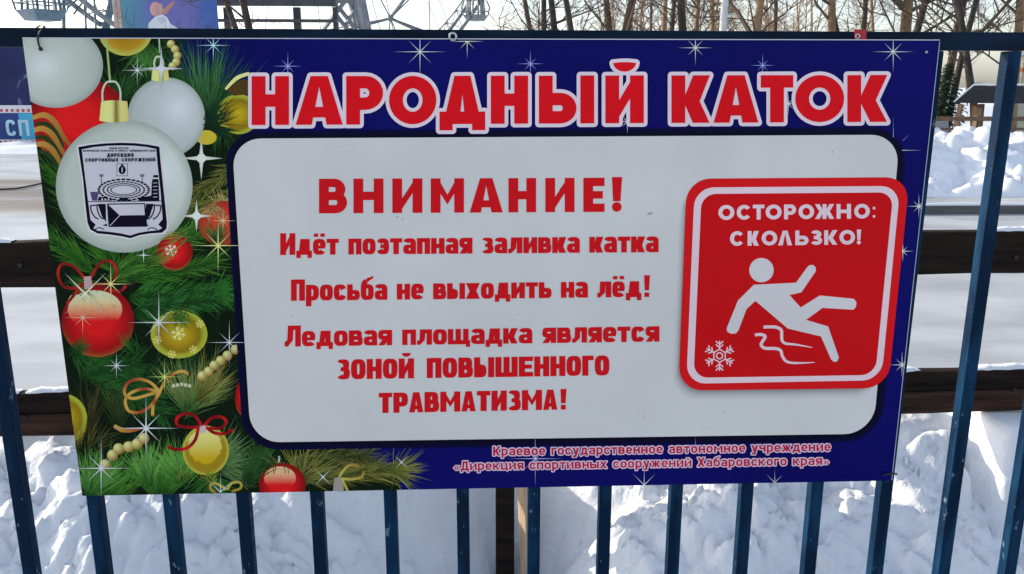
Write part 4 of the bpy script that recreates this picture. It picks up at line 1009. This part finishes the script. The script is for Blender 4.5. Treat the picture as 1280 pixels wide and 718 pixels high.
# =================================================================== FAR SIDE OF THE RINK
WHITEP = mat('white_board', (.74, .74, .75), (.62, .62, .64), 3, .5)
NAVY = mat('navy_board', (.016, .045, .21), (.012, .035, .16), 2, .5)
CYAN = mat('cyan_print', (.06, .42, .60), (.05, .33, .52), 2, .5)
ICEBL = mat('pale_cyan_letters', (.50, .74, .82), None, 2, .5)
REDP = mat('red_print', (.60, .05, .05), (.5, .04, .04), 2, .5)
def vbox(bm, pa, pb, py0, py1, Y, th, O_, row=22):
    a, b = at(pa, py0, Y), at(pb, py1, Y)
    box(bm, at(pa, row, Y).x-O_.x, at(pb, row, Y).x-O_.x, -th if th < 0 else 0, 0 if th < 0 else th, b.z-O_.z, a.z-O_.z)
# dasher board with letters
YB = 22.0
O_ = Vector((at(20, 182, YB).x, YB, 0)); zb1 = at(20, 132, YB).z
board = empty('rink_board', O_, 'long rink board with pale Cyrillic letters on blue and red patterned white trim', 'board')
xl, xr = at(-260, 150, YB).x-O_.x, at(150, 150, YB).x-O_.x
bm = bmesh.new(); box(bm, xl, xr, 0, .10, -.05, zb1); from_bm('board_core', bm, WHITEP, board)
z0, z1 = at(20, 174.5, YB).z, at(20, 141.5, YB).z
bm = bmesh.new(); box(bm, xl, xr, -.006, .002, z0, z1); from_bm('blue_panel', bm, NAVY, board)
bm = bmesh.new(); box(bm, at(24, 150, YB).x-O_.x, at(47, 150, YB).x-O_.x, -.010, -.007, z0+.01, z1-.01); from_bm('cyan_panel', bm, CYAN, board)
bm = bmesh.new(); n = 60
for i in range(n):
    x = xl+(xr-xl)*i/n; d = (xr-xl)/n
    for zz, hh in ((at(20, 181, YB).z, .12), (at(20, 139.5, YB).z, .07)):
        q4 = [(x, zz), (x+d*.45, zz-.02), (x+d*.62, zz+hh*.7), (x+d*.2, zz+hh)]
        hexa(bm, [(q4[0][0], -.008, q4[0][1]), (q4[1][0], -.008, q4[1][1]), (q4[1][0], .002, q4[1][1]), (q4[0][0], .002, q4[0][1]), (q4[3][0], -.008, q4[3][1]), (q4[2][0], -.008, q4[2][1]), (q4[2][0], .002, q4[2][1]), (q4[3][0], .002, q4[3][1])])
from_bm('red_pattern', bm, REDP, board)
sc = YB+1.396
bm = bmesh.new()
for ch, a, b in (('С', 9, 21.5), ('П', 25, 38)):
    A, B_ = at(a, 170, YB), at(b, 170, YB); hgt = at(a, 150, YB).z-A.z
    for q_ in glyph(ch, B_.x-A.x, hgt, .082, .075, 3.0):
        f = [bm.verts.new((A.x-O_.x+x, -.0125-.0002*len(bm.faces), A.z+y)) for x, y in q_]
        bm.faces.new(f)
from_bm('lettering', bm, ICEBL, board)
# tall blue banner behind it
def bluepic(name, c_a, c_b, c_c):
    m, n, b = setup(name, .5, .3)
    tc = n.nodes.new('ShaderNodeTexCoord'); nz = n.nodes.new('ShaderNodeTexNoise'); nz.inputs['Scale'].default_value = .75; nz.inputs['Detail'].default_value = 3; nz.inputs['Distortion'].default_value = .8
    n.links.new(tc.outputs['Object'], nz.inputs['Vector'])
    r = n.nodes.new('ShaderNodeValToRGB'); e = r.color_ramp.elements; e[0].position = .34; e[0].color = c_a; e[1].position = .56; e[1].color = c_b
    k = e.new(.64); k.color = c_c
    n.links.new(nz.outputs['Fac'], r.inputs[0]); n.links.new(r.outputs[0], b.inputs['Base Color']); return m
YC = 25.5
O_ = Vector((at(20, 130, YC).x, YC, 0))
bb = empty('stage_banner', O_, 'dark blue stage banner with pale streaks standing behind the rink board', 'banner')
bm = bmesh.new(); vbox(bm, -300, 132, 46, 134, YC, .05, O_, 90); from_bm('cloth', bm, bluepic('blue_cloth', (.006, .012, .075, 1), (.012, .018, .10, 1), (.30, .32, .42, 1)), bb)
bm = bmesh.new()
for px in (-200, 20, 120): a = at(px, 100, YC).x-O_.x; box(bm, a-.04, a+.04, .06, .14, 0, at(20, 50, YC).z)
from_bm('frame', bm, WHEEL, bb)
# billboard with the printed figure in white
YD = 28.0
O_ = Vector((at(209, 100, YD).x, YD, 0))
bl = empty('billboard', O_, 'tall teal and violet billboard showing a figure dressed in white', 'billboard')
def billmat():
    m, n, b = setup('billboard_print', .5, .3)
    tc = n.nodes.new('ShaderNodeTexCoord'); sx = n.nodes.new('ShaderNodeSeparateXYZ'); n.links.new(tc.outputs['Object'], sx.inputs[0])
    nz = n.nodes.new('ShaderNodeTexNoise'); nz.inputs['Scale'].default_value = .9; n.links.new(tc.outputs['Object'], nz.inputs['Vector'])
    ad = n.nodes.new('ShaderNodeMath'); ad.operation = 'MULTIPLY_ADD'; ad.inputs[1].default_value = 1.8; n.links.new(nz.outputs['Fac'], ad.inputs[0]); n.links.new(sx.outputs[0], ad.inputs[2])
    mr = n.nodes.new('ShaderNodeMapRange'); mr.inputs[1].default_value = -1.0; mr.inputs[2].default_value = 2.5; n.links.new(ad.outputs[0], mr.inputs[0])
    r = n.nodes.new('ShaderNodeValToRGB'); e = r.color_ramp.elements; e[0].position = 0; e[0].color = (.12, .36, .40, 1); e[1].position = 1; e[1].color = (.06, .13, .40, 1)
    for p_, c_ in ((.3, (.10, .26, .38, 1)), (.48, (.15, .16, .44, 1)), (.75, (.17, .16, .42, 1))): k = e.new(p_); k.color = c_
    n.links.new(mr.outputs[0], r.inputs[0]); n.links.new(r.outputs[0], b.inputs['Base Color']); return m
bm = bmesh.new(); vbox(bm, 153, 272, -110, 62, YD, .06, O_); from_bm('panel', bm, billmat(), bl)
fg = Print(.004, False, Y=YD, step=2e-4)
k3 = 1.9
cc = lambda r, g, b: C(r, g, b, k3)
fg.poly([(184, 40), (186, 29), (194, 21), (203, 18), (209, 22), (213, 30), (222, 35), (226, 44)], cc(170, 176, 186))
fg.poly([(196, 24), (204, 21), (208, 26), (202, 31)], cc(150, 158, 170))
fg.disc(194.5, 11.5, 7.0, 9.0, lambda u, v: lerp(cc(176, 136, 136), cc(150, 110, 120), (u+1)/2), 4, 24)
fg.poly([(198, 4), (203, 6), (204, 15), (200, 20), (197, 12)], cc(150, 128, 120))
fg.poly([(204, 12), (214, 3), (218, 1), (217, 6), (208, 18), (203, 19)], cc(150, 108, 104))
fg.build('printed_figure', bl, tuple(O_))
bm = bmesh.new()
for pa, pb in ((142, 146.5), (147, 152)): vbox(bm, pa, pb, -112, 118, YD, .12, O_)
from_bm('frame_post', bm, mat('pinkish_timber', (.42, .24, .20), (.62, .52, .46), 3, .7), bl)
bm = bmesh.new(); vbox(bm, 266, 271, 62, 118, YD+.1, .12, O_); from_bm('frame_post', bm, WHEEL, bl)
# steel canopy frame
YE = 31.0; CANOPY = mat('dark_steel', (.055, .058, .064), (.085, .088, .095), 2, .6, .2)
O_ = Vector((at(345, 100, YE).x, YE, 0))
gy = empty('canopy_frame', O_, 'grey steel canopy frame with two crossbeams between the billboard and the wheel leg', 'canopy')
for rows in ((-12, 7.5), (23.5, 27.8)):
    bm = bmesh.new(); vbox(bm, 268, 420, rows[0], rows[1], YE, .35, O_); from_bm('crossbeam', bm, CANOPY, gy)
for pa, pb in ((364, 372.5), (276, 283), (414, 420)):
    bm = bmesh.new(); vbox(bm, pa, pb, 8, 108+1.55*1050/(YE+1.4)-.5, YE, .25, O_); bmesh.ops.translate(bm, verts=bm.verts, vec=(0, .36, 0)); from_bm('post', bm, CANOPY, gy)
bm = bmesh.new(); z_ = at(345, -12, YE).z
box(bm, at(268, 0, YE).x-O_.x, at(420, 0, YE).x-O_.x, 0, 5, z_+.01, z_+.22); from_bm('roof', bm, CANOPY, gy)

# Ferris wheel, seen at a slant: only its lowest part is in the picture
P1, P2 = at(80, 18, 42), at(571, 16, 68)
mid = (P1+P2)/2; ch_ = P2-P1; c_len = Vector((ch_.x, ch_.y, 0)).length/2; sag = mid.z-.6
RW_ = (c_len**2+sag**2)/(2*sag); hx = Vector((ch_.x, ch_.y, 0)).normalized()
cen = Vector((mid.x, mid.y, .6+RW_)); nrm = Vector((-hx.y, hx.x, 0))
wheel = empty('ferris_wheel', (cen.x, cen.y, 0), 'huge pale steel Ferris wheel rising behind the rink, cabins hanging at its rim', 'ferris wheel')
WO = Vector((cen.x, cen.y, 0))
def wp(a, r, off=0.0): return cen+hx*(math.sin(a)*r)+Vector((0, 0, -math.cos(a)*r))+nrm*off-WO
NS = 96
bm = bmesh.new()
for off in (-.55, .55): tube(bm, [wp(2*PI*i/NS, RW_, off) for i in range(NS+1)], .13, 6, False)
tube(bm, [wp(2*PI*i/NS, RW_-1.1, 0) for i in range(NS+1)], .06, 5, False)
from_bm('rim', bm, WHEEL, wheel)
bm = bmesh.new()
for i in range(NS):
    a, b = 2*PI*i/NS, 2*PI*(i+.5)/NS
    for off in (-.55, .55): tube(bm, [wp(a, RW_, off), wp(b, RW_-1.1, 0)], .035, 4, False); tube(bm, [wp(b, RW_-1.1, 0), wp(2*PI*(i+1)/NS, RW_, off)], .035, 4, False)
from_bm('rim_lacing', bm, WHEEL, wheel)
for i in range(24):
    bm = bmesh.new(); a = 2*PI*(i+.3)/24
    for off in (-.5, .5): tube(bm, [wp(a, RW_-.3, off), wp(a, .8, off*2.4)], .03, 4, False)
    from_bm('spoke', bm, WHEEL, wheel)
bm = bmesh.new(); tube(bm, [cen-WO-nrm*2.2, cen-WO+nrm*2.2], .9, 16); from_bm('hub', bm, WHEEL, wheel)
def gondola(px, py, Y, wpx, m):
    s_ = wpx*(Y+1.396)/1050; c0 = at(px, py, Y)-WO
    X = hx; N = nrm
    prof = [(-.62, .30), (-.5, 0), (.5, 0), (.62, .30)]
    def ringz(h, k): return [c0+X*(sx*k*s_/2)+N*(sy*k*s_/2)+Vector((0, 0, h*s_)) for sx, sy in ((-1, -1), (1, -1), (1, 1), (-1, 1))]
    bm = bmesh.new(); hexa(bm, ringz(0, .68)+ringz(.30, 1.0)); g_ = from_bm('gondola', bm, m, wheel)
    bm = bmesh.new(); A, B_, Cc, D_ = ringz(.302, .97), ringz(.72, 1.1), ringz(1.08, .86), ringz(1.25, .5)
    for i in range(4):
        bar_between(bm, A[i], B_[i], .05*s_); bar_between(bm, B_[i], Cc[i], .05*s_)
        for t in (.34, .66):
            j = (i+1) % 4; bar_between(bm, A[i].lerp(A[j], t), Cc[i].lerp(Cc[j], t), .07*s_)
        bar_between(bm, B_[i].lerp(A[i], .55), B_[(i+1) % 4].lerp(A[(i+1) % 4], .55), .03*s_)
    from_bm('window_frame', bm, m, g_)
    bm = bmesh.new(); hexa(bm, Cc+D_); from_bm('gondola_roof', bm, m, g_)
    bm = bmesh.new(); top = c0+Vector((0, 0, 1.25*s_)); tube(bm, [top, top+Vector((0, 0, 1.3*s_))], .05*s_, 6); from_bm('hanger', bm, m, g_)
gondola(53.5, 26.5, 41, 40, BLUEST); gondola(594.5, 26.5, 69, 22, WHEEL)
# star-shaped tie joint under the rim and long tie rods
bm = bmesh.new(); J = at(488, 23, 57)-WO
for px, py, w_ in ((475, -2, .05), (508, -4, .11), (515, -4, .05), (440, 36, .10), (440, 32, .05), (560, 56, .10), (566, 52, .06), (484, 60, .05), (503, 60, .05)):
    tube(bm, [J, J+(at(px, py, 57)-WO-J)*3.2], w_, 5, False)
bmesh.ops.create_icosphere(bm, subdivisions=2, radius=.22, matrix=Matrix.Translation(J))
from_bm('tie_joint', bm, WHEEL, wheel)
bm = bmesh.new(); tube(bm, [at(535.5, -60, 60)-WO, at(538.5, 110, 60)-WO], .035, 5, False)
for a, b in (((79, -60), (80, 108)), ((103.5, -40), (110.5, 90)), ((115, -50), (123.5, 100))): tube(bm, [at(*a, 43)-WO, at(*b, 43)-WO], .06 if a[0] > 90 else .11, 5, False)
for a, b in (((112, -14), (80, 14)), ((95, -10), (80, 8)), ((96, -8), (103, 4)), ((104, 2), (92, 18))): tube(bm, [at(*a, 43)-WO, at(*b, 43)-WO], .05, 5, False)
from_bm('tie_rod', bm, BLUEST, wheel)
# lattice support leg
bm = bmesh.new()
for (a, b), w_ in ((((425, -120), (475, 130)), .55), (((420, -120), (458, 130)), .22)): bar_between(bm, at(*a, 52)-WO+Vector((0, 0, 0)), at(*b, 52)-WO, w_)
for (a, b) in (((419, -30), (421.5, 60)), ((398, 46), (443, -14)), ((430, 36), (446, 6)), ((436, 0), (448, 30)), ((444, 36), (424, 10)), ((436, 40), (420, 18))): bar_between(bm, at(*a, 50.3)-WO, at(*b, 50.3)-WO, .18)
from_bm('support_leg', bm, WHEEL, wheel)
bm = bmesh.new()
for a, b, w_ in (((129, 40), (150, -50), .35), ((133, 40), (152, -50), .2)): bar_between(bm, at(*a, 44)-WO, at(*b, 44)-WO, w_)
from_bm('support_leg', bm, BLUEST, wheel)

# trees
def tree(px, wpx, lean, D, m, seed, label, h=None, fork=None, group='bare trees beyond the rink', nb=11, name='bare_tree'):
    r_ = random.Random(seed); Y = D-1.4; b0 = at(px-lean*.0, 37, Y); t0 = at(px+lean, 0, Y)
    sl = (t0.x-b0.x)/(t0.z-b0.z); h = h or r_.uniform(8.5, 11); rr = wpx*1.2*D/1050/2
    base = Vector((b0.x-sl*(b0.z-0), Y, 0)); root = empty(name, base, label, 'tree', group)
    P = lambda z: Vector((sl*z*(1 if z < 6 else 1)+.10*math.sin(z*.9+seed)*min(1, abs(z-b0.z)/3), .12*math.sin(z*.7+seed*2), z-.1))
    zs = [h*i/9 for i in range(10)]; rad = [rr*1.22*(1-.82*i/9)+.006 for i in range(10)]
    rad[0] *= 1.25
    bm = bmesh.new(); tube(bm, [P(z) for z in zs], rad, 8); from_bm('trunk', bm, m, root, True)
    bm = bmesh.new()
    def grow(p, d, ln, r, lev):
        pts = [p]; q_ = p.copy(); dd = d.copy()
        for i in range(3):
            dd = (dd+Vector((r_.gauss(0, .16), r_.gauss(0, .16), r_.gauss(.05, .12)))).normalized(); q_ = q_+dd*ln/3; pts.append(q_.copy())
        tube(bm, pts, [r, r*.8, r*.6, r*.35], 4 if lev < 2 else 3, False)
        if lev < 3:
            for i in range((5, 4, 4)[lev]):
                k = r_.uniform(.3, 1.0)*3; j = min(2, int(k)); s_ = pts[j].lerp(pts[j+1], k-j)
                ax = Vector((r_.gauss(0, 1), r_.gauss(0, 1), r_.gauss(.25, .7))).normalized()
                grow(s_, (dd*.55+ax*.8).normalized(), ln*r_.uniform(.4, .62), max(.004, r*.48), lev+1)
    if fork:
        for s_ in fork:
            z = s_[0]; d = Vector((s_[1], r_.uniform(-.2, .2), 1)).normalized(); grow(P(z), d, s_[2], rr*.62, 0)
    for i in range(nb):
        z = r_.uniform(1.7, h*.95); a = r_.uniform(0, 2*PI); d = Vector((math.cos(a), math.sin(a), r_.uniform(.2, .95))).normalized()
        grow(P(z), d, r_.uniform(1.3, 3.1)*(1.15-.5*z/h), max(.01, rr*.30), 0)
    from_bm('branches', bm, TWIG if m is not BARK_DARK else BARK_BROWN, root)
DK_, TN, BR = BARK_DARK, BARK_TAN, BARK_BROWN
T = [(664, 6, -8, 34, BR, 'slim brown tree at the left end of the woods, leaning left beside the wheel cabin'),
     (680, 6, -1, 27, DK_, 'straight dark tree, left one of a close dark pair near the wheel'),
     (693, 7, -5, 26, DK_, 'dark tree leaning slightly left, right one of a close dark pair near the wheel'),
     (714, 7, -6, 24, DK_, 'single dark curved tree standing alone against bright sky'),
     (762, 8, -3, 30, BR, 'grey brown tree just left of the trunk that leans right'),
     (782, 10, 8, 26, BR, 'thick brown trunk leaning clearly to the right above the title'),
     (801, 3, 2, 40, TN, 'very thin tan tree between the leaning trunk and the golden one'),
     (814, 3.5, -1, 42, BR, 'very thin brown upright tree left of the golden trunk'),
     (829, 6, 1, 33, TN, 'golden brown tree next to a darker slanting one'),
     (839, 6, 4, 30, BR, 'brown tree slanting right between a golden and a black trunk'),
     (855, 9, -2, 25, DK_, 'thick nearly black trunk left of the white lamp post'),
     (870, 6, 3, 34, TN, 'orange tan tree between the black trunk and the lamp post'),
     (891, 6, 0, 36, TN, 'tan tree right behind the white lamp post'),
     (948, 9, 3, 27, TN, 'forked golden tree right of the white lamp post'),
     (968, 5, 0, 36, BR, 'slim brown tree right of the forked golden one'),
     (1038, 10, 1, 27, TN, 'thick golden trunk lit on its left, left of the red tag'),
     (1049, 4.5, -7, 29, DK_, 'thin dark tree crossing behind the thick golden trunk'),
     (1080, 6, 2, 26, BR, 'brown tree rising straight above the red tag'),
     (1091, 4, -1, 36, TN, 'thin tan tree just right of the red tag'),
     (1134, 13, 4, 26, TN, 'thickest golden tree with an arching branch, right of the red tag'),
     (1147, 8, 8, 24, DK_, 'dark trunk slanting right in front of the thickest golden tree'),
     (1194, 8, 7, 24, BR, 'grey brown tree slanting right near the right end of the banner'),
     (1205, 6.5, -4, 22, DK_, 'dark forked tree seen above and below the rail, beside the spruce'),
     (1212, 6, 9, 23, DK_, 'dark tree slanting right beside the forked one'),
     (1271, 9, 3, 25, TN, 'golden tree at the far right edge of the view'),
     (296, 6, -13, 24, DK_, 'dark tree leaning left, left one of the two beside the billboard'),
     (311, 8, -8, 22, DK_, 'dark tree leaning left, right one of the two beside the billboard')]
for i, (px, w_, ln, D, m, lab) in enumerate(T):
    fk = None
    if px in (948,): fk = [(3.0, -.5, 3.2)]
    if px == 1205: fk = [(2.6, .45, 3.0), (3.1, -.4, 2.6)]
    if px == 1134: fk = [(3.9, -1.6, 3.0), (4.2, 1.5, 2.4)]
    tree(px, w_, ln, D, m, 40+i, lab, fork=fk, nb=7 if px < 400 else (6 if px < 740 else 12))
# the mass of thin trees further off
def woodland():
    r_ = random.Random(5); bm = bmesh.new()
    for i in range(150):
        D = r_.uniform(42, 85); px = r_.uniform(625, 1520)
        if px < 740 and r_.random() < .6: continue
        if 1060 < px < 1290 and r_.random() < .82: continue
        b = at(px, 100, D); base = Vector((b.x, b.y, 0)); h = r_.uniform(6.5, 10.5)*(1 if px > 740 else .62)
        lx, ly = r_.gauss(0, .13), r_.gauss(0, .13); r0 = r_.choice((.04, .05, .06, .08, .12, .2))
        tube(bm, [base, base+Vector((lx*h*.5+r_.gauss(0, .25), ly*h*.5, h*.5)), base+Vector((lx*h, ly*h, h))], [r0, r0*.7, .02], 5, False)
        for k in range(24):
            z = r_.uniform(1.2, h); a = r_.uniform(0, 2*PI); d = Vector((math.cos(a), math.sin(a), r_.uniform(.3, 1.4))).normalized()
            s_ = base+Vector((lx*z, ly*z, z)); L = r_.uniform(.8, 2.0); e = s_+d*L
            tube(bm, [s_, e], [.03, .012], 3, False)
            for q_ in range(3):
                f = s_.lerp(e, r_.uniform(.3, 1)); d2 = (d+Vector((r_.gauss(0, .6), r_.gauss(0, .6), r_.gauss(.1, .4)))).normalized()
                tube(bm, [f, f+d2*r_.uniform(.5, 1.1)], [.016, .007], 3, False)
    o = from_bm('far_woodland', bm, mat('far_bark', (.34, .25, .165), (.19, .145, .105), .4, .9, .1)); o['kind'] = 'stuff'
    tag(o, 'brown mass of thin bare trees far beyond the rink', 'woodland')
woodland()
# lamp post
O_ = Vector((at(903, 37, 22).x, 22, 0))
lp = empty('lamp_post', O_, 'pale painted steel lamp post among the bare trees', 'lamp post')
PALE = mat('pale_paint', (.62, .62, .60), (.45, .46, .47), 3, .5)
bm = bmesh.new(); tube(bm, [(0, 0, -.1), (.02, 0, 3.5), (.06, 0, 7.0)], [.115, .10, .07], 12); from_bm('pole', bm, PALE, lp, True)
bm = bmesh.new(); tube(bm, [(0, 0, 0), (0, 0, .5)], [.17, .13], 12); from_bm('base_sleeve', bm, PALE, lp, True)
bm = bmesh.new(); tube(bm, [(.06, 0, 6.9), (.3, -.2, 7.4), (.9, -.5, 7.6)], .04, 8); from_bm('arm', bm, PALE, lp, True)
bm = bmesh.new(); hexa(bm, [(.8, -.6, 7.52), (1.3, -.8, 7.52), (1.36, -.62, 7.52), (.88, -.42, 7.52), (.84, -.58, 7.66), (1.26, -.76, 7.64), (1.3, -.64, 7.64), (.9, -.46, 7.66)]); from_bm('lamp_head', bm, PALE, lp)
# spruce
def spruce(px, D, h, label):
    r_ = random.Random(3); O_ = Vector((at(px, 100, D).x, D, 0)); t = empty('spruce_tree', O_, label, 'tree')
    bm = bmesh.new(); tube(bm, [(0, 0, -.1), (0, 0, h)], [.07, .01], 7); from_bm('trunk', bm, BARK_DARK, t)
    bm = bmesh.new()
    for i in range(150):
        z = h*(.12+.86*(i/150)); R = .75*(1-z/h)**.85+.06; a = i*2.4; dr = Vector((math.cos(a), math.sin(a), -.25))
        L = R*r_.uniform(.75, 1.15)
        for k in range(12):
            f = (k+1)/12; c0 = Vector((0, 0, z))+dr*L*f; sd_ = Vector((-math.sin(a), math.cos(a), 0))*(.16*(1-f*.6))*r_.uniform(.6, 1.2)
            dn = Vector((0, 0, -r_.uniform(.02, .08))); o2 = dr*L*.12
            for s_ in (-1, 1):
                v = [bm.verts.new(p) for p in (c0, c0+o2, c0+sd_*s_+o2*1.5+dn)]; bm.faces.new(v)
    from_bm('foliage', bm, NEEDLE, t)
spruce(1184, 21.5, 2.25, 'small dark green spruce beside the forked dark tree on the right')
# low snow-topped shelter, plank fence and kiosk beyond the snow bank
YF = 17.0
O_ = Vector((at(1235, 150, YF).x, YF, 0))
st_ = empty('shelter', O_, 'low dark shelter roof with snow on top behind the heaped snow', 'shelter')
q = lambda px, py, dy=0: at(px, py, YF)-O_+Vector((0, dy, 0))
DARK = mat('dark_roofing', (.010, .011, .014), (.018, .018, .022), 4, .6)
bm = bmesh.new(); R1 = [q(1192, 129), q(1330, 130), q(1330, 130, 0.9), q(1240, 129, 0.9), q(1217, 107.5), q(1330, 107.5), q(1330, 107.5, 0.9), q(1262, 107.5, 0.9)]; hexa(bm, R1); from_bm('roof', bm, DARK, st_)
bm = bmesh.new(); hexa(bm, [q(1193, 128), q(1218, 107), q(1263, 107, .9), q(1241, 128, .9), q(1191.6, 127), q(1216.6, 105.3), q(1262, 105.3, .9), q(1240, 127, .9)]); hexa(bm, [q(1218.2, 107), q(1330, 107), q(1330, 107, .9), q(1263.2, 107, .9), q(1217, 104.8), q(1330, 104.4), q(1330, 104.4, .9), q(1262, 104.8, .9)]); from_bm('roof_snow', bm, FARSNOW, st_)
for a, b in (((1217, 131), (1209, 168)), ((1240, 131), (1238, 168)), ((1320, 131), (1322, 168))):
    bm = bmesh.new(); A, B_ = q(*a, .5), q(*b, .5); B_.z = -.1; bar_between(bm, A, B_, .09 if a[0] < 1230 else .2); from_bm('post', bm, BROWNWOOD, st_)
YG = 15.6
O_ = Vector((at(1220, 150, YG).x, YG, 0))
pf = empty('plank_fence', O_, 'brown post and rail fence half buried behind the heaped snow', 'fence')
q = lambda px, py, dy=0: at(px, py, YG)-O_+Vector((0, dy, 0))
for r0, r1 in ((146, 151.5), (160, 163), (166, 169)):
    bm = bmesh.new(); hexa(bm, [q(1120, r1), q(1360, r1), q(1360, r1, .06), q(1120, r1, .06), q(1120, r0), q(1360, r0), q(1360, r0, .06), q(1120, r0, .06)]); from_bm('rail', bm, BROWNWOOD, pf)
for px in (1130, 1228, 1330):
    bm = bmesh.new(); a, b = q(px-4, 145), q(px+4, 145); box(bm, a.x, b.x, .065, .2, -.1, a.z); from_bm('post', bm, BROWNWOOD, pf)
bm = bmesh.new(); hexa(bm, [q(1160, 170, .3), q(1196, 170, .3), q(1196, 170, .36), q(1160, 170, .36), q(1160, 152.5, .3), q(1196, 152.5, .3), q(1196, 152.5, .36), q(1160, 152.5, .36)]); o = from_bm('grey_panel', bm, mat('grey_sheet', (.30, .33, .36), (.22, .24, .27), 2, .6), pf)
# snow field behind
YK = 24.0
O_ = Vector((at(1300, 150, YK).x, YK, 0))
ki = empty('kiosk', O_, 'cream kiosk with an orange stripe at the far right beyond the snow', 'kiosk')
q = lambda px, py, dy=0: at(px, py, YK)-O_+Vector((0, dy, 0))
bm = bmesh.new(); a, b = q(1276, 100), q(1400, 100); a.z = b.z = q(1276, 70).z; box(bm, a.x, b.x, 0, .35, -.1, a.z); from_bm('wall', bm, mat('cream_wall', (.55, .50, .38), (.45, .41, .32), 2, .7), ki)
bm = bmesh.new(); z0, z1 = q(1300, 90).z, q(1300, 85).z; box(bm, a.x-.01, b.x+.01, -.012, .36, z0, z1); from_bm('stripe', bm, mat('orange_paint', (.55, .14, .03), None, 2, .6), ki)
bm = bmesh.new(); box(bm, a.x-.15, b.x+.15, -.1, .45, q(1300, 70).z+.004, q(1300, 66).z); from_bm('roof', bm, FARSNOW, ki)
# kerb board of the rink on the right
a, b = gp(1150, 270), gp(1290, 270); O_ = Vector((a.x, a.y, 0))
kb = empty('kerb_board', O_, 'low grey kerb board along the far edge of the rink, below the heaped snow', 'kerb')
bm = bmesh.new(); d = Vector((1, .0, 0)); hgt = .105
for i in range(8):
    x0 = -5+i*2.0; box(bm, x0, x0+1.985, .1, .2, -.03, hgt)
from_bm('boards', bm, mat('grey_planks', (.12, .117, .11), (.085, .082, .08), 3, .8, .2, .5, 12, (.3, 1, 3)), kb)
bm = bmesh.new(); pts = [(-5+i*.4, .16, hgt+.005) for i in range(41)]; tube(bm, pts, [.022+.02*abs(fb(i*.4, 3, 1.3)) for i in range(41)], 8); from_bm('snow_strip', bm, FARSNOW, kb, True)
# dark hose on the ice
pts = [gp(-120, 240, .02), gp(-40, 238, .02), gp(0, 237, .02), gp(20, 236, .02), gp(38, 232.5, .02), gp(52, 229.5, .02), gp(90, 226, .02), gp(140, 226, .02)]
world_tube('hose', pts, .013, BLACK, 'dark hose lying across the stained ice at the left', 'hose')
